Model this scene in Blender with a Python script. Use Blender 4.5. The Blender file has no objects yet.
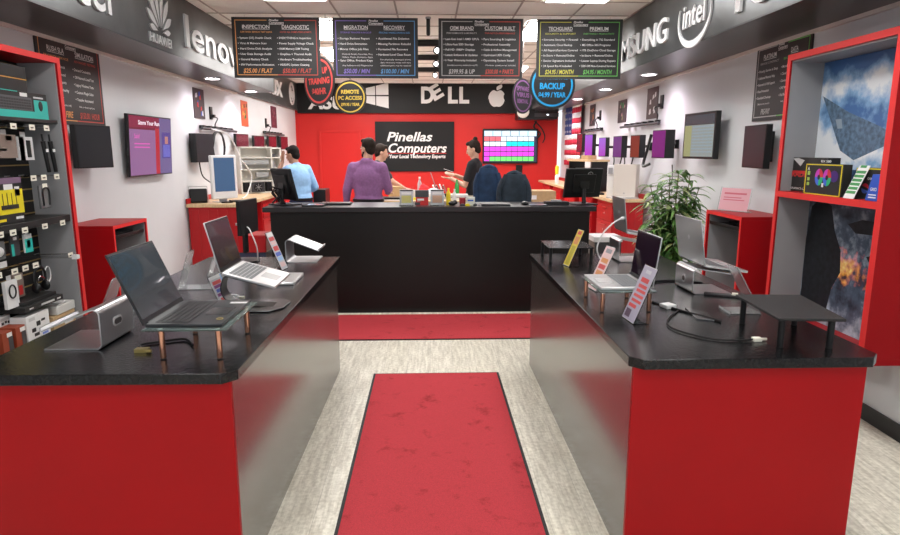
import bpy, bmesh, math, random
from math import pi, sin, cos, radians as R, atan, tan
from mathutils import Vector, Matrix
random.seed(11)
SC=bpy.context.scene
C=SC.collection
V=Vector
# ------------------------------------------------------------------ materials
MATS={}
def mt(name,rgb=(.5,.5,.5),rough=.5,metal=0.,spec=.5,noise=0.,nscale=30.,bump=0.,bscale=120.,emit=None,es=0.,trans=0.,alpha=1.,coat=0.,coatr=.03,stretch=None,ior=1.45):
    if name in MATS: return MATS[name]
    m=bpy.data.materials.new(name); m.use_nodes=True; MATS[name]=m
    nt=m.node_tree; b=nt.nodes['Principled BSDF']
    b.inputs['Base Color'].default_value=(*rgb,1); b.inputs['Roughness'].default_value=rough
    b.inputs['Metallic'].default_value=metal; b.inputs['Specular IOR Level'].default_value=spec
    b.inputs['Transmission Weight'].default_value=trans; b.inputs['Alpha'].default_value=alpha
    b.inputs['Coat Weight'].default_value=coat; b.inputs['Coat Roughness'].default_value=coatr; b.inputs['IOR'].default_value=ior
    if emit: b.inputs['Emission Color'].default_value=(*emit,1); b.inputs['Emission Strength'].default_value=es
    if noise or bump:
        tc=nt.nodes.new('ShaderNodeTexCoord'); src=tc.outputs['Object']
        if stretch:
            mp=nt.nodes.new('ShaderNodeMapping'); mp.inputs['Scale'].default_value=stretch
            nt.links.new(src,mp.inputs[0]); src=mp.outputs[0]
        if noise:
            n=nt.nodes.new('ShaderNodeTexNoise'); n.inputs['Scale'].default_value=nscale; n.inputs['Detail'].default_value=5
            nt.links.new(src,n.inputs['Vector'])
            r=nt.nodes.new('ShaderNodeValToRGB'); r.color_ramp.elements[0].position=.3; r.color_ramp.elements[1].position=.7
            r.color_ramp.elements[0].color=(*[c*(1-noise) for c in rgb],1); r.color_ramp.elements[1].color=(*[min(1,c*(1+noise)) for c in rgb],1)
            nt.links.new(n.outputs['Fac'],r.inputs[0]); nt.links.new(r.outputs[0],b.inputs['Base Color'])
        if bump:
            n=nt.nodes.new('ShaderNodeTexNoise'); n.inputs['Scale'].default_value=bscale; n.inputs['Detail'].default_value=4
            nt.links.new(src,n.inputs['Vector'])
            bp=nt.nodes.new('ShaderNodeBump'); bp.inputs['Strength'].default_value=bump; bp.inputs['Distance'].default_value=.004
            nt.links.new(n.outputs['Fac'],bp.inputs['Height']); nt.links.new(bp.outputs[0],b.inputs['Normal'])
    return m
wall_m=mt('wall_paint',(.68,.695,.72),.6,noise=.03,nscale=2,bump=.05,bscale=60)
red_m=mt('red_laminate',(.34,.001,.004),.42,spec=.25,noise=.04,nscale=3)
redwall_m=mt('red_wall_paint',(.60,.015,.012),.5,noise=.03,nscale=2)
blk=mt('black_plastic',(.008,.008,.009),.35)
blkm=mt('matte_black',(.008,.008,.009),.5,spec=.35)
dgrey=mt('dark_grey_plastic',(.05,.05,.055),.4)
grey=mt('grey_plastic',(.3,.3,.31),.45)
glam=mt('grey_laminate',(.30,.30,.31),.5,noise=.03,nscale=5)
white=mt('white_plastic',(.8,.8,.8),.35)
cream=mt('cream_card',(.85,.82,.7),.6)
alu=mt('brushed_aluminium',(.62,.62,.64),.28,metal=1.,bump=.06,bscale=60,stretch=(1,14,1))
alud=mt('aluminium_soft',(.50,.50,.52),.42,metal=.9)
steel=mt('chrome',(.75,.75,.76),.12,metal=1.)
copper=mt('copper_leg',(.65,.33,.22),.22,metal=1.)
screen=mt('dark_screen',(.008,.010,.012),.08,coat=.5)
scr2=mt('matte_screen',(.018,.02,.024),.3)
wood=mt('butcher_block',(.66,.47,.27),.4,noise=.18,nscale=14,stretch=(8,.8,1))
kraft=mt('cardboard',(.50,.34,.18),.75,noise=.08,nscale=20)
glass=mt('acrylic',(.93,.96,.97),.04,trans=1.,ior=1.2)
gglass=mt('green_glass',(.62,.80,.76),.03,trans=.92,ior=1.25)
skin=mt('skin',(.60,.35,.25),.5,noise=.06,nscale=20)
skin2=mt('skin_tan',(.42,.23,.15),.5,noise=.06,nscale=20)
hair_m=mt('dark_hair',(.008,.006,.005),.7,spec=.2,noise=.4,nscale=80,bump=.6,bscale=180)
goldm=mt('gold_groove',(.42,.30,.12),.4,metal=.6)
txtw=mt('white_ink',(.82,.82,.82),.5)
def ink(n,c=(.5,.5,.5)): return mt('ink_'+n,c,.5)
# ------------------------------------------------------------------ mesh builder
def frame(o,x,up):
    x=V(x).normalized(); up=V(up).normalized(); w=x.cross(up).normalized(); up=w.cross(x)
    m=Matrix.Identity(4)
    for i in range(3): m[i][0]=x[i]; m[i][1]=up[i]; m[i][2]=w[i]; m[i][3]=o[i]
    return m
class MB:
    def __init__(s,M=None): s.bm=bmesh.new(); s.M=M or Matrix.Identity(4); s.mats=[]; s.mi=0
    def use(s,m):
        if m not in s.mats: s.mats.append(m)
        s.mi=s.mats.index(m); return s
    def _v(s,p): return s.bm.verts.new(s.M@V(p))
    def _f(s,vs,sm=False):
        try: f=s.bm.faces.new(vs)
        except ValueError: return
        f.material_index=s.mi; f.smooth=sm
    def box(s,x0,x1,y0,y1,z0,z1,rot=None,piv=None):
        ps=[(x,y,z) for z in (z0,z1) for y in (y0,y1) for x in (x0,x1)]
        if rot is not None:
            c=V(piv) if piv else V(((x0+x1)/2,(y0+y1)/2,(z0+z1)/2)); ps=[c+rot@(V(p)-c) for p in ps]
        v=[s._v(p) for p in ps]
        for a in ((0,2,3,1),(4,5,7,6),(0,1,5,4),(2,6,7,3),(0,4,6,2),(1,3,7,5)): s._f([v[i] for i in a])
        return s
    def quad(s,ps,sm=False): s._f([s._v(p) for p in ps],sm); return s
    def prism(s,pts,h0,h1,axis='z'):
        def w(a,b,h): return {'z':(a,b,h),'y':(a,h,b),'x':(h,a,b)}[axis]
        A=[s._v(w(a,b,h0)) for a,b in pts]; B=[s._v(w(a,b,h1)) for a,b in pts]; n=len(pts)
        s._f(A[::-1]); s._f(B)
        for i in range(n): s._f([A[i],A[(i+1)%n],B[(i+1)%n],B[i]])
        return s
    def cyl(s,p0,p1,r0,r1=None,n=16,caps=True,sm=True):
        r1=r0 if r1 is None else r1; p0=V(p0);p1=V(p1); d=(p1-p0).normalized()
        a=d.orthogonal().normalized(); b=d.cross(a)
        A=[s._v(p0+(a*cos(2*pi*i/n)+b*sin(2*pi*i/n))*r0) for i in range(n)]
        B=[s._v(p1+(a*cos(2*pi*i/n)+b*sin(2*pi*i/n))*r1) for i in range(n)]
        for i in range(n): s._f([A[i],A[(i+1)%n],B[(i+1)%n],B[i]],sm)
        if caps: s._f(A[::-1]); s._f(B)
        return s
    def tube(s,pts,r,n=8,sub=5):
        P=[V(p) for p in pts]
        if len(P)>2:
            Q=[]
            for i in range(len(P)-1):
                a=P[max(i-1,0)];b=P[i];c=P[i+1];d=P[min(i+2,len(P)-1)]
                for k in range(sub):
                    t=k/sub; Q.append(.5*((2*b)+(c-a)*t+(2*a-5*b+4*c-d)*t*t+(3*b-a-3*c+d)*t**3))
            Q.append(P[-1]); P=Q
        rings=[];prev=None
        for i,p in enumerate(P):
            d=(P[min(i+1,len(P)-1)]-P[max(i-1,0)])
            d=d.normalized() if d.length>1e-9 else V((0,0,1))
            a=d.orthogonal().normalized() if prev is None else (prev-d*prev.dot(d)).normalized()
            prev=a;b=d.cross(a)
            rr=r(i/(len(P)-1)) if callable(r) else r
            rings.append([s._v(p+(a*cos(2*pi*k/n)+b*sin(2*pi*k/n))*rr) for k in range(n)])
        for A,B in zip(rings,rings[1:]):
            for k in range(n): s._f([A[k],A[(k+1)%n],B[(k+1)%n],B[k]],True)
        s._f(rings[0][::-1]); s._f(rings[-1]); return s
    def lathe(s,prof,c=(0,0,0),n=20,sm=True):
        rings=[]
        for r,z in prof: rings.append([s._v((c[0]+r*cos(2*pi*k/n),c[1]+r*sin(2*pi*k/n),c[2]+z)) for k in range(n)])
        for A,B in zip(rings,rings[1:]):
            for k in range(n): s._f([A[k],A[(k+1)%n],B[(k+1)%n],B[k]],sm)
        s._f(rings[0][::-1]); s._f(rings[-1]); return s
    def ell(s,c,r,rot=None,n=14,m=9):
        c=V(c); rings=[]
        for j in range(1,m):
            th=pi*j/m; row=[]
            for i in range(n):
                p=V((r[0]*sin(th)*cos(2*pi*i/n),r[1]*sin(th)*sin(2*pi*i/n),r[2]*cos(th)))
                row.append(s._v(c+(rot@p if rot else p)))
            rings.append(row)
        t=V((0,0,r[2]));T=s._v(c+(rot@t if rot else t));B=s._v(c-(rot@t if rot else t))
        for i in range(n):
            s._f([T,rings[0][i],rings[0][(i+1)%n]],True); s._f([B,rings[-1][(i+1)%n],rings[-1][i]],True)
        for A,D in zip(rings,rings[1:]):
            for i in range(n): s._f([A[i],D[i],D[(i+1)%n],A[(i+1)%n]],True)
        return s
    def cap(s,p0,p1,r0,r1=None):
        r1=r0 if r1 is None else r1
        s.cyl(p0,p1,r0,r1,12); s.ell(p0,(r0,)*3,n=12,m=7); s.ell(p1,(r1,)*3,n=12,m=7); return s
    def plate(s,pts,t0,t1): return s.prism(pts,t0,t1)
    def ring(s,c,ro,ri,w0,w1,n=40,sy=1.):
        for k in range(n):
            a=2*pi*k/n;b=2*pi*(k+1)/n
            q=[(c[0]+r*cos(t),c[1]+sy*r*sin(t)) for r,t in ((ri,a),(ro,a),(ro,b),(ri,b))]
            s._f([s._v((x,y,w1)) for x,y in q]); s._f([s._v((x,y,w0)) for x,y in q][::-1])
            for i in (1,3):
                j=(i+1)%4; s._f([s._v((*q[i],w0)),s._v((*q[j],w0)),s._v((*q[j],w1)),s._v((*q[i],w1))])
        return s
    def text(s,body,x,y,size,w=.001,align='LEFT',bold=0.,shear=0.,fit=None,depth=0.,spacing=1.,sx=1.):
        key=(body,bold,shear,spacing)
        if key not in TXT:
            cu=bpy.data.curves.new('t','FONT'); cu.body=body; cu.size=1; cu.offset=bold; cu.shear=shear; cu.resolution_u=2 if len(body)>12 else 4
            cu.space_character=spacing
            ob=bpy.data.objects.new('t',cu); C.objects.link(ob); bpy.context.view_layer.update()
            dg=bpy.context.evaluated_depsgraph_get(); me=bpy.data.meshes.new_from_object(ob.evaluated_get(dg))
            vs=[tuple(v.co) for v in me.vertices]; fs=[tuple(p.vertices) for p in me.polygons]
            bpy.data.objects.remove(ob); bpy.data.curves.remove(cu); bpy.data.meshes.remove(me)
            # drop duplicated back side if any
            TXT[key]=(vs,fs)
        vs,fs=TXT[key]
        if not vs: return s
        xs=[v[0] for v in vs]; x0,x1=min(xs),max(xs); W=x1-x0
        k=size; kx=size*sx
        if fit: kx=fit/W
        off={'LEFT':0,'CENTER':-W*kx/2,'RIGHT':-W*kx}[align]
        def tr(v,ww): return (x+off+(v[0]-x0)*kx, y+v[1]*k, ww)
        F=[s._v(tr(v,w+depth)) for v in vs]
        for f in fs: s._f([F[i] for i in f])
        if depth:
            ec={}
            for f in fs:
                for a,b in zip(f,f[1:]+f[:1]):
                    e=(min(a,b),max(a,b)); ec.setdefault(e,[]).append((a,b))
            B={}
            for e,l in ec.items():
                if len(l)==1:
                    a,b=l[0]
                    for q in (a,b):
                        if q not in B: B[q]=s._v(tr(vs[q],w))
                    s._f([F[b],F[a],B[a],B[b]])
        return s
    def build(s,name,parent=None,bevel=0,mod=None,weld=False,recalc=True,smooth=False):
        if weld: bmesh.ops.remove_doubles(s.bm,verts=s.bm.verts,dist=1e-5)
        if recalc: bmesh.ops.recalc_face_normals(s.bm,faces=s.bm.faces)
        me=bpy.data.meshes.new(name); s.bm.to_mesh(me); s.bm.free()
        for m in (s.mats or [grey]): me.materials.append(m)
        me.set_sharp_from_angle(angle=R(38))
        if smooth:
            for p in me.polygons: p.use_smooth=True
        o=bpy.data.objects.new(name,me); C.objects.link(o)
        if parent: o.parent=parent
        if bevel:
            b=o.modifiers.new('bevel','BEVEL'); b.width=bevel; b.segments=2; b.limit_method='ANGLE'; b.angle_limit=R(40)
        return o
TXT={}
def tag(o,label=None,cat=None,group=None,kind=None):
    if label: o['label']=label
    if cat: o['category']=cat
    if group: o['group']=group
    if kind: o['kind']=kind
    return o
def thing(name,label,cat,loc=(0,0,0),rz=0,group=None):
    o=bpy.data.objects.new(name,None); o.empty_display_size=.1; C.objects.link(o); o.location=loc; o.rotation_euler=(0,0,rz)
    return tag(o,label,cat,group)
def struct(name,mb,**k): return tag(mb.build(name,**k),kind='structure')
def mk(m,M=None): return MB(M).use(m)
def dup(root,loc,rz=None,label=None):
    r=root.copy(); C.objects.link(r); r.location=loc
    if rz is not None: r.rotation_euler=(0,0,rz)
    if label: r['label']=label
    for ch in list(root.children):
        c=ch.copy(); C.objects.link(c); c.parent=r
        for g in ch.children:
            d=g.copy(); C.objects.link(d); d.parent=c
    return r
def empty_at(o,M):
    o.matrix_world=M; return o
def bl(label,cat,name,mb,group=None,**k): return tag(mb.build(name,**k),label,cat,group)
def origin(o):  # move a single-mesh object's origin to the base of its mesh
    me=o.data; xs=[v.co.copy() for v in me.vertices]
    c=V(((min(p.x for p in xs)+max(p.x for p in xs))/2,(min(p.y for p in xs)+max(p.y for p in xs))/2,min(p.z for p in xs)))
    me.transform(Matrix.Translation(-c)); o.location=o.location+c; return o
# ------------------------------------------------------------------ camera
F=620.;H=1.66
pitch=atan(117/F); yaw=atan(21/(F/cos(pitch)))
cam=bpy.data.cameras.new('camera'); co=bpy.data.objects.new('camera',cam); C.objects.link(co)
cam.sensor_width=36; cam.lens=F/900*36; cam.clip_start=.05
co.location=(0,0,H); co.rotation_euler=(pi/2-pitch,0,-yaw); SC.camera=co
# ------------------------------------------------------------------ setting
WL,WR,YB,YF,ZC,ZS=-2.85,2.8,13.7,-1.6,3.05,2.5
def floor_mat():
    m=bpy.data.materials.new('vinyl_plank'); m.use_nodes=True; nt=m.node_tree; b=nt.nodes['Principled BSDF']; N=nt.nodes.new; L=nt.links.new
    tc=N('ShaderNodeTexCoord'); mp=N('ShaderNodeMapping'); mp.inputs['Rotation'].default_value=(0,0,pi/2); L(tc.outputs['Object'],mp.inputs[0])
    br=N('ShaderNodeTexBrick'); br.inputs['Scale'].default_value=1; br.inputs['Brick Width'].default_value=1.2; br.inputs['Row Height'].default_value=.18
    br.inputs['Mortar Size'].default_value=.0012; br.inputs['Color1'].default_value=(.93,.90,.80,1); br.inputs['Color2'].default_value=(.98,.95,.86,1); br.inputs['Mortar'].default_value=(.68,.65,.58,1)
    L(mp.outputs[0],br.inputs['Vector'])
    m2=N('ShaderNodeMapping'); m2.inputs['Scale'].default_value=(14,1.3,1); L(tc.outputs['Object'],m2.inputs[0])
    n=N('ShaderNodeTexNoise'); n.inputs['Scale'].default_value=3; n.inputs['Detail'].default_value=8; n.inputs['Roughness'].default_value=.7; L(m2.outputs[0],n.inputs['Vector'])
    r=N('ShaderNodeValToRGB'); r.color_ramp.elements[0].position=.32; r.color_ramp.elements[1].position=.66
    r.color_ramp.elements[0].color=(.68,.66,.60,1); r.color_ramp.elements[1].color=(1.12,1.12,1.1,1); L(n.outputs[0],r.inputs[0])
    n2=N('ShaderNodeTexNoise'); n2.inputs['Scale'].default_value=45; n2.inputs['Detail'].default_value=6; L(tc.outputs['Object'],n2.inputs['Vector'])
    r2=N('ShaderNodeValToRGB'); r2.color_ramp.elements[0].position=.35; r2.color_ramp.elements[0].color=(.80,.79,.76,1); r2.color_ramp.elements[1].position=.6; r2.color_ramp.elements[1].color=(1,1,1,1); L(n2.outputs[0],r2.inputs[0])
    x=N('ShaderNodeMix'); x.data_type='RGBA'; x.blend_type='MULTIPLY'; x.inputs[0].default_value=1; L(br.outputs[0],x.inputs[6]); L(r.outputs[0],x.inputs[7])
    y=N('ShaderNodeMix'); y.data_type='RGBA'; y.blend_type='MULTIPLY'; y.inputs[0].default_value=1; L(x.outputs[2],y.inputs[6]); L(r2.outputs[0],y.inputs[7])
    L(y.outputs[2],b.inputs['Base Color']); b.inputs['Roughness'].default_value=.42
    return m
struct('floor',mk(floor_mat()).box(WL,WR,YF,YB,-.1,0))
tile=mt('ceiling_tile',(.90,.87,.82),.9,bump=.35,bscale=220,noise=.04,nscale=90)
struct('ceiling',mk(tile).box(WL-.1,WR+.1,YF,YB+.1,ZC,ZC+.1))
g=mk(mt('ceiling_bar',(.42,.37,.33),.6))
X0=-1.54
k=-2
while X0+k*.61<WR:
    if X0+k*.61>WL: g.box(X0+k*.61-.009,X0+k*.61+.009,YF,YB,ZC-.006,ZC-.0005)
    k+=1
y=6.205-.61*12
while y<YB:
    if y>YF: g.box(WL,2.13,y-.009,y+.009,ZC-.007,ZC-.001)
    y+=.61
struct('trim_1',g)
struct('wall_left',mk(wall_m).box(WL-.1,WL,YF,YB+.1,0,ZC))
def WX(y): return 2.66+.0175*y
struct('wall_right',mk(wall_m).prism([(WX(YF),YF),(3.0,YF),(3.0,YB+.1),(WX(YB+.1),YB+.1)],0,ZC))
bm_=mk(mt('black_baseboard',(.015,.015,.016),.4))
struct('baseboard_left',mk(mt('black_baseboard')).box(WL,WL+.012,YF,YB,0,.1))
struct('baseboard_right',mk(mt('black_baseboard')).prism([(WX(YF)-.012,YF),(WX(YF),YF),(WX(YB),YB),(WX(YB)-.012,YB)],0,.1))
struct('wall_back',mk(redwall_m).box(WL,WR,YB,YB+.1,0,ZC))
# door in back wall
M=frame((-1.92,YB,0),(1,0,0),(0,0,1))
struct('trim_2',mk(redwall_m,M).box(-.45,-.40,0,2.09,0,.035).box(.40,.45,0,2.09,0,.035).box(-.45,.45,2.04,2.09,0,.036),bevel=.004)
d=struct('door_1',mk(mt('red_door',(.60,.012,.010),.42),M).box(-.40,.40,.01,2.04,.0,.016))
mk(steel,M).cyl((.33,1.0,.016),(.33,1.0,.06),.012).cyl((.33,1.0,.06),(.23,1.0,.06),.009).build('door_handle',d)
# soffits
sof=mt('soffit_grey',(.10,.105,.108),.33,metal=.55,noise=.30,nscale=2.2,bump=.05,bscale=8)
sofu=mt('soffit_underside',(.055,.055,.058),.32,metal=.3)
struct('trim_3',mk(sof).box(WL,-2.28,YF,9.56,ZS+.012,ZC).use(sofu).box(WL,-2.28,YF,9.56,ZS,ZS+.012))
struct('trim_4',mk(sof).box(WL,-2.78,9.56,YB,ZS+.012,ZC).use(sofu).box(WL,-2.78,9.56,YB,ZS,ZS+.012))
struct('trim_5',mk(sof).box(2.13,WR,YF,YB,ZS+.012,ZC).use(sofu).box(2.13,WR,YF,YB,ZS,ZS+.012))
struct('trim_6',mk(blkm).box(-2.78,2.13,YB-.10,YB,2.44,ZC))
lt=mt('cove_trim',(.75,.68,.64),.5)
struct('trim_7',mk(lt).box(WL,WL+.03,YF,9.56,ZS-.025,ZS)); struct('trim_8',mk(lt).prism([(WX(YF)-.03,YF),(WX(YF),YF),(WX(YB),YB),(WX(YB)-.03,YB)],ZS-.025,ZS))
# ceiling fixtures
emis=mt('light_diffuser',(1,1,1),.5,emit=(1,.985,.96),es=8.8)
cl=None
def ceil_light(x,y0,label):
    global cl
    if cl is None:
        cl=thing('ceiling_light',label,'ceiling light',(x,y0,ZC),0,'recessed ceiling panels')
        mk(white).box(-.305,.305,-.61,-.59,-.02,-.008).box(-.305,.305,.59,.61,-.02,-.008).box(-.305,-.285,-.59,.59,-.02,-.008).box(.285,.305,-.59,.59,-.02,-.008).build('frame',cl)
        mk(emis).box(-.285,.285,-.59,.59,-.014,-.0075).build('diffuser',cl)
    else: dup(cl,(x,y0,ZC),0,label)
for x,ys,sd in ((-1.235,(.7,3.1,5.59,7.68,9.6,11.6),'left'),(1.39,(.7,3.1,5.59,7.68,11.4),'right')):
    for y in ys:
        n={.7:'overhead behind the photo top edge',3.1:'above the long display counter',5.59:'cut by the top edge of the photo',7.68:'seen between the hanging price boards',9.6:'second one back between the price boards',11.6:'farthest back toward red wall',11.4:'farthest back toward red wall'}[y]
        ceil_light(x,y,'bright white recessed ceiling panel, %s side, %s'%(sd,n))
dlm=mt('downlight_lens',(1,1,1),.4,emit=(1,.93,.98),es=22.)
dl=None
def lamp_spot(parent,loc,power,col=(1,.88,.97)):
    l=bpy.data.lights.new('bulb','SPOT'); l.energy=power; l.color=col; l.spot_size=R(125); l.spot_blend=.7; l.shadow_soft_size=.05
    o=bpy.data.objects.new('bulb',l); C.objects.link(o); o.parent=parent; o.location=loc
for i,(x,y,lab) in enumerate(((-2.55,7.69,'white round downlight in left soffit, nearer of the two'),(-2.55,9.3,'white round downlight in left soffit, at its far end'),(2.46,7.13,'white round downlight in right soffit, nearest'),(2.46,8.85,'white round downlight in right soffit, second from the front'),(2.46,10.5,'white round downlight in right soffit, third from the front'),(2.46,12.2,'white round downlight in right soffit, farthest above the flag'))):
    if dl is None:
        dl=thing('downlight',lab,'ceiling light',(x,y,ZS),0,'soffit downlights')
        mk(white).ring((0,0),.095,.075,-.012,-.001,28).build('rim',dl); mk(dlm).cyl((0,0,-.006),(0,0,-.001),.075,n=28).build('lens',dl)
        o=dl
    else: o=dup(dl,(x,y,ZS),0,lab)
    l=bpy.data.lights.new('downlight_bulb','SPOT'); l.energy=10; l.color=(1,.82,.95); l.spot_size=R(150); l.spot_blend=.8; l.shadow_soft_size=.06
    q=bpy.data.objects.new('downlight_bulb',l); C.objects.link(q); q.parent=o; q.location=(0,0,-.03)
# carpets
carp=mt('red_carpet',(.55,.035,.045),.95,noise=.28,nscale=16,bump=1.,bscale=900)
def carpet_mat():
    m=mt('red_carpet'); nt=m.node_tree; b=nt.nodes['Principled BSDF']; N=nt.nodes.new; L=nt.links.new
    n=N('ShaderNodeTexNoise'); n.inputs['Scale'].default_value=5.5; n.inputs['Detail'].default_value=7; n.inputs['Roughness'].default_value=.72
    tc=N('ShaderNodeTexCoord'); L(tc.outputs['Object'],n.inputs['Vector'])
    r=N('ShaderNodeValToRGB'); e=r.color_ramp.elements; e[0].position=.30; e[0].color=(.44,.022,.032,1); e[1].position=.44; e[1].color=(.74,.062,.082,1)
    L(n.outputs[0],r.inputs[0])
    n3=N('ShaderNodeTexNoise'); n3.inputs['Scale'].default_value=260; L(tc.outputs['Object'],n3.inputs['Vector'])
    r3=N('ShaderNodeValToRGB'); r3.color_ramp.elements[0].color=(.72,.72,.72,1); r3.color_ramp.elements[0].position=.3; r3.color_ramp.elements[1].position=.7; L(n3.outputs[0],r3.inputs[0])
    x=N('ShaderNodeMix'); x.data_type='RGBA'; x.blend_type='MULTIPLY'; x.inputs[0].default_value=1; L(r.outputs[0],x.inputs[6]); L(r3.outputs[0],x.inputs[7]); L(x.outputs[2],b.inputs['Base Color'])
carpet_mat()
t=thing('carpet_runner','long red carpet runner with black edging on the pale plank floor between the counters','carpet',(.045,2.4,0))
mk(carp).box(-.455,.455,-2.05,2.05,.001,.009).build('pile',t)
mk(blkm).box(-.472,-.455,-2.05,2.066,.0005,.006).box(.455,.472,-2.05,2.066,.0005,.006).box(-.455,.455,2.05,2.066,.0005,.006).build('edging',t)
t=thing('carpet_mat','wide red carpet mat lying along the foot of the black service counter','carpet',(.06,5.75,0))
mk(carp).box(-1.75,1.75,-.42,.42,.001,.009).build('pile',t)
mk(blkm).box(-1.75,1.75,-.436,-.42,.0005,.006).build('edging',t)
# ------------------------------------------------------------------ counters
worktop=mt('black_worktop',(.009,.009,.010),.15,spec=.38,noise=.5,nscale=60,bump=.34,bscale=90)
sidep=mt('charcoal_side_laminate',(.050,.047,.044),.24,spec=1.,coat=.7,coatr=.17)
edge_m=mt('worktop_edge',(.015,.010,.011),.3)
def octo(x0,x1,y0,y1,c): return [(x0+c,y0),(x1-c,y0),(x1,y0+c),(x1,y1),(x0,y1),(x0,y0+c)]
def island(x0,x1,y0,y1,bx0,bx1,lab,toplab,rz=0):
    o=thing('display_counter',lab,'counter',((x0+x1)/2,(y0+y1)/2,0),R(rz))
    cx,cy=(x0+x1)/2,(y0+y1)/2
    mk(sidep).box(bx0-cx,bx1-cx,y0+.05-cy,y1-.03-cy,.0,.84).build('cabinet_body',o)
    tag(mk(red_m).box(bx0-cx,bx1-cx,y0+.03-cy,y0+.05-cy,0,.84).build('front_panel',o),'glossy red end panel')
    t=mk(worktop).prism(octo(x0-cx,x1-cx,y0-cy,y1-cy,.045),0,.04)
    w=t.build('counter_top',bevel=.003); w.location=(cx,cy,.8405); w.rotation_euler=(0,0,R(rz)); tag(w,toplab,'counter top')
island(-1.655,-.683,2.125,4.6,-1.62,-.708,'red-fronted display counter left of the red carpet runner','glossy black worktop of the left display counter, under the open dark laptop',-.7)
island(.765,1.745,2.215,4.68,.782,1.70,'red-fronted display counter right of the red carpet runner','glossy black worktop of the right display counter, under the black riser')
o=thing('service_counter','long tall black service counter facing the entrance at the end of the carpet','counter',(0,6.6,0))
mk(mt('black_laminate',(.006,.0055,.0055),.40,spec=.35)).box(-1.60,1.64,-.32,.22,0,1.05).build('cabinet_body',o)
w=mk(mt('black_counter_edge',(.016,.014,.016),.35,bump=.1,bscale=50)).box(-1.67,1.70,-.35,.27,0,.05).build('counter_top',bevel=.004); w.location=(0,6.6,1.0505); tag(w,'smooth black top of the tall service counter carrying two monitors','counter top')
# ------------------------------------------------------------------ fascia logos
silver=mt('silver_lettering',(.62,.63,.64),.4,metal=.5)
pale=mt('pale_lettering',(.78,.79,.80),.5)
def LW(y,z,x=-2.28): return frame((x-.001,y,z),(0,1,0),(0,0,1))
def RW(y,z,x=2.13): return frame((x+.001,y,z),(0,-1,0),(0,0,1))
b=mk(silver,LW(4.88,2.615)).text('acer',0,0,.42,-.001,'RIGHT',.012,depth=.02)
origin(bl('large silver lowercase lettering on the left fascia, cut by the photo top edge','sign','fascia_lettering',b))
# petal logo
m=mk(silver,LW(5.62,2.64))
def petal(a,L,wd,r0=.055):
    pts=[]
    for i in range(9):
        t=i/8; pts.append((r0+L*t, wd*sin(pi*t**1.5)))
    pts+= [(x,-y) for x,y in pts[-2:0:-1]]
    return [(x*cos(a)-y*sin(a), x*sin(a)+y*cos(a)) for x,y in pts]
for a,L,wd in ((101,.34,.031),(79,.34,.031),(123,.30,.033),(57,.30,.033),(147,.23,.031),(33,.23,.031),(171,.15,.024),(9,.15,.024)): m.prism(petal(R(a),L,wd),.001,.015)
lg=m.build('petal_logo'); origin(lg); tag(lg,'silver eight-petal fan logo on the left fascia, above its own small lettering','logo')
origin(bl('small silver capital lettering under the petal logo on the left fascia','sign','fascia_lettering',mk(silver,LW(5.62,2.545)).text('HUAWEI',0,0,.105,.001,'CENTER',.01,fit=.43,depth=.012)))
origin(bl('large silver lowercase lettering right of the petal logo, running behind the price boards','sign','fascia_lettering',mk(silver,LW(6.18,2.62)).text('lenovo',0,0,.42,-.001,'LEFT',.012,fit=2.0,depth=.02)))
origin(bl('pale capital lettering on the far recessed part of the left fascia','sign','fascia_lettering',mk(pale,LW(10.5,2.66,-2.78)).text('LINUX',0,0,.36,.001,'LEFT',.03,fit=1.75,depth=.02)))
m=mk(pale,LW(13.1,2.79,-2.78)).ring((0,0),.22,.175,.001,.02,32).text('hp',0,-.07,.26,.001,'CENTER',.02,shear=.25,depth=.02)
o=m.build('round_logo'); origin(o); tag(o,'pale ring logo at the far end of the left fascia beside the red wall','logo')
origin(bl('tall pale capital lettering on the right fascia left of the oval logo','sign','fascia_lettering',mk(pale,RW(7.50,2.62)).text('SAMSUNG',0,0,.30,.001,'LEFT',.008,fit=1.78,depth=.02)))
origin(bl('pale capital lettering on the right fascia past the oval logo, cut by the photo top','sign','fascia_lettering',mk(pale,RW(4.56,2.60)).text('TOSHIBA',0,0,.36,.001,'LEFT',.03,fit=1.8,depth=.02)))
m=mk(pale,RW(5.17,2.68))
m.text('intel',-.21,-.03,.27,.001,'LEFT',.012,fit=.42,depth=.015)
N=46
for k in range(N):   # open oval swoosh, thick at the bottom
    a0=R(158+ 225*k/N); a1=R(158+225*(k+1)/N)
    def q(a):
        t=(a-R(158))/R(225); th=.008+.052*sin(pi*min(1,max(0,t)))**2
        return [((.31+e)*cos(a)*1.0,(.225+e*.9)*sin(a)+.05) for e in (-th/2,th/2)]
    A,B_=q(a0),q(a1)
    m.quad([(*A[0],.014),(*A[1],.014),(*B_[1],.014),(*B_[0],.014)]); m.quad([(*A[1],.001),(*B_[1],.001),(*B_[1],.014),(*A[1],.014)]); m.quad([(*A[0],.001),(*A[0],.014),(*B_[0],.014),(*B_[0],.001)])
o=m.build('oval_logo'); origin(o); tag(o,'pale oval swoosh logo with lowercase lettering on the right fascia','logo')
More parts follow.
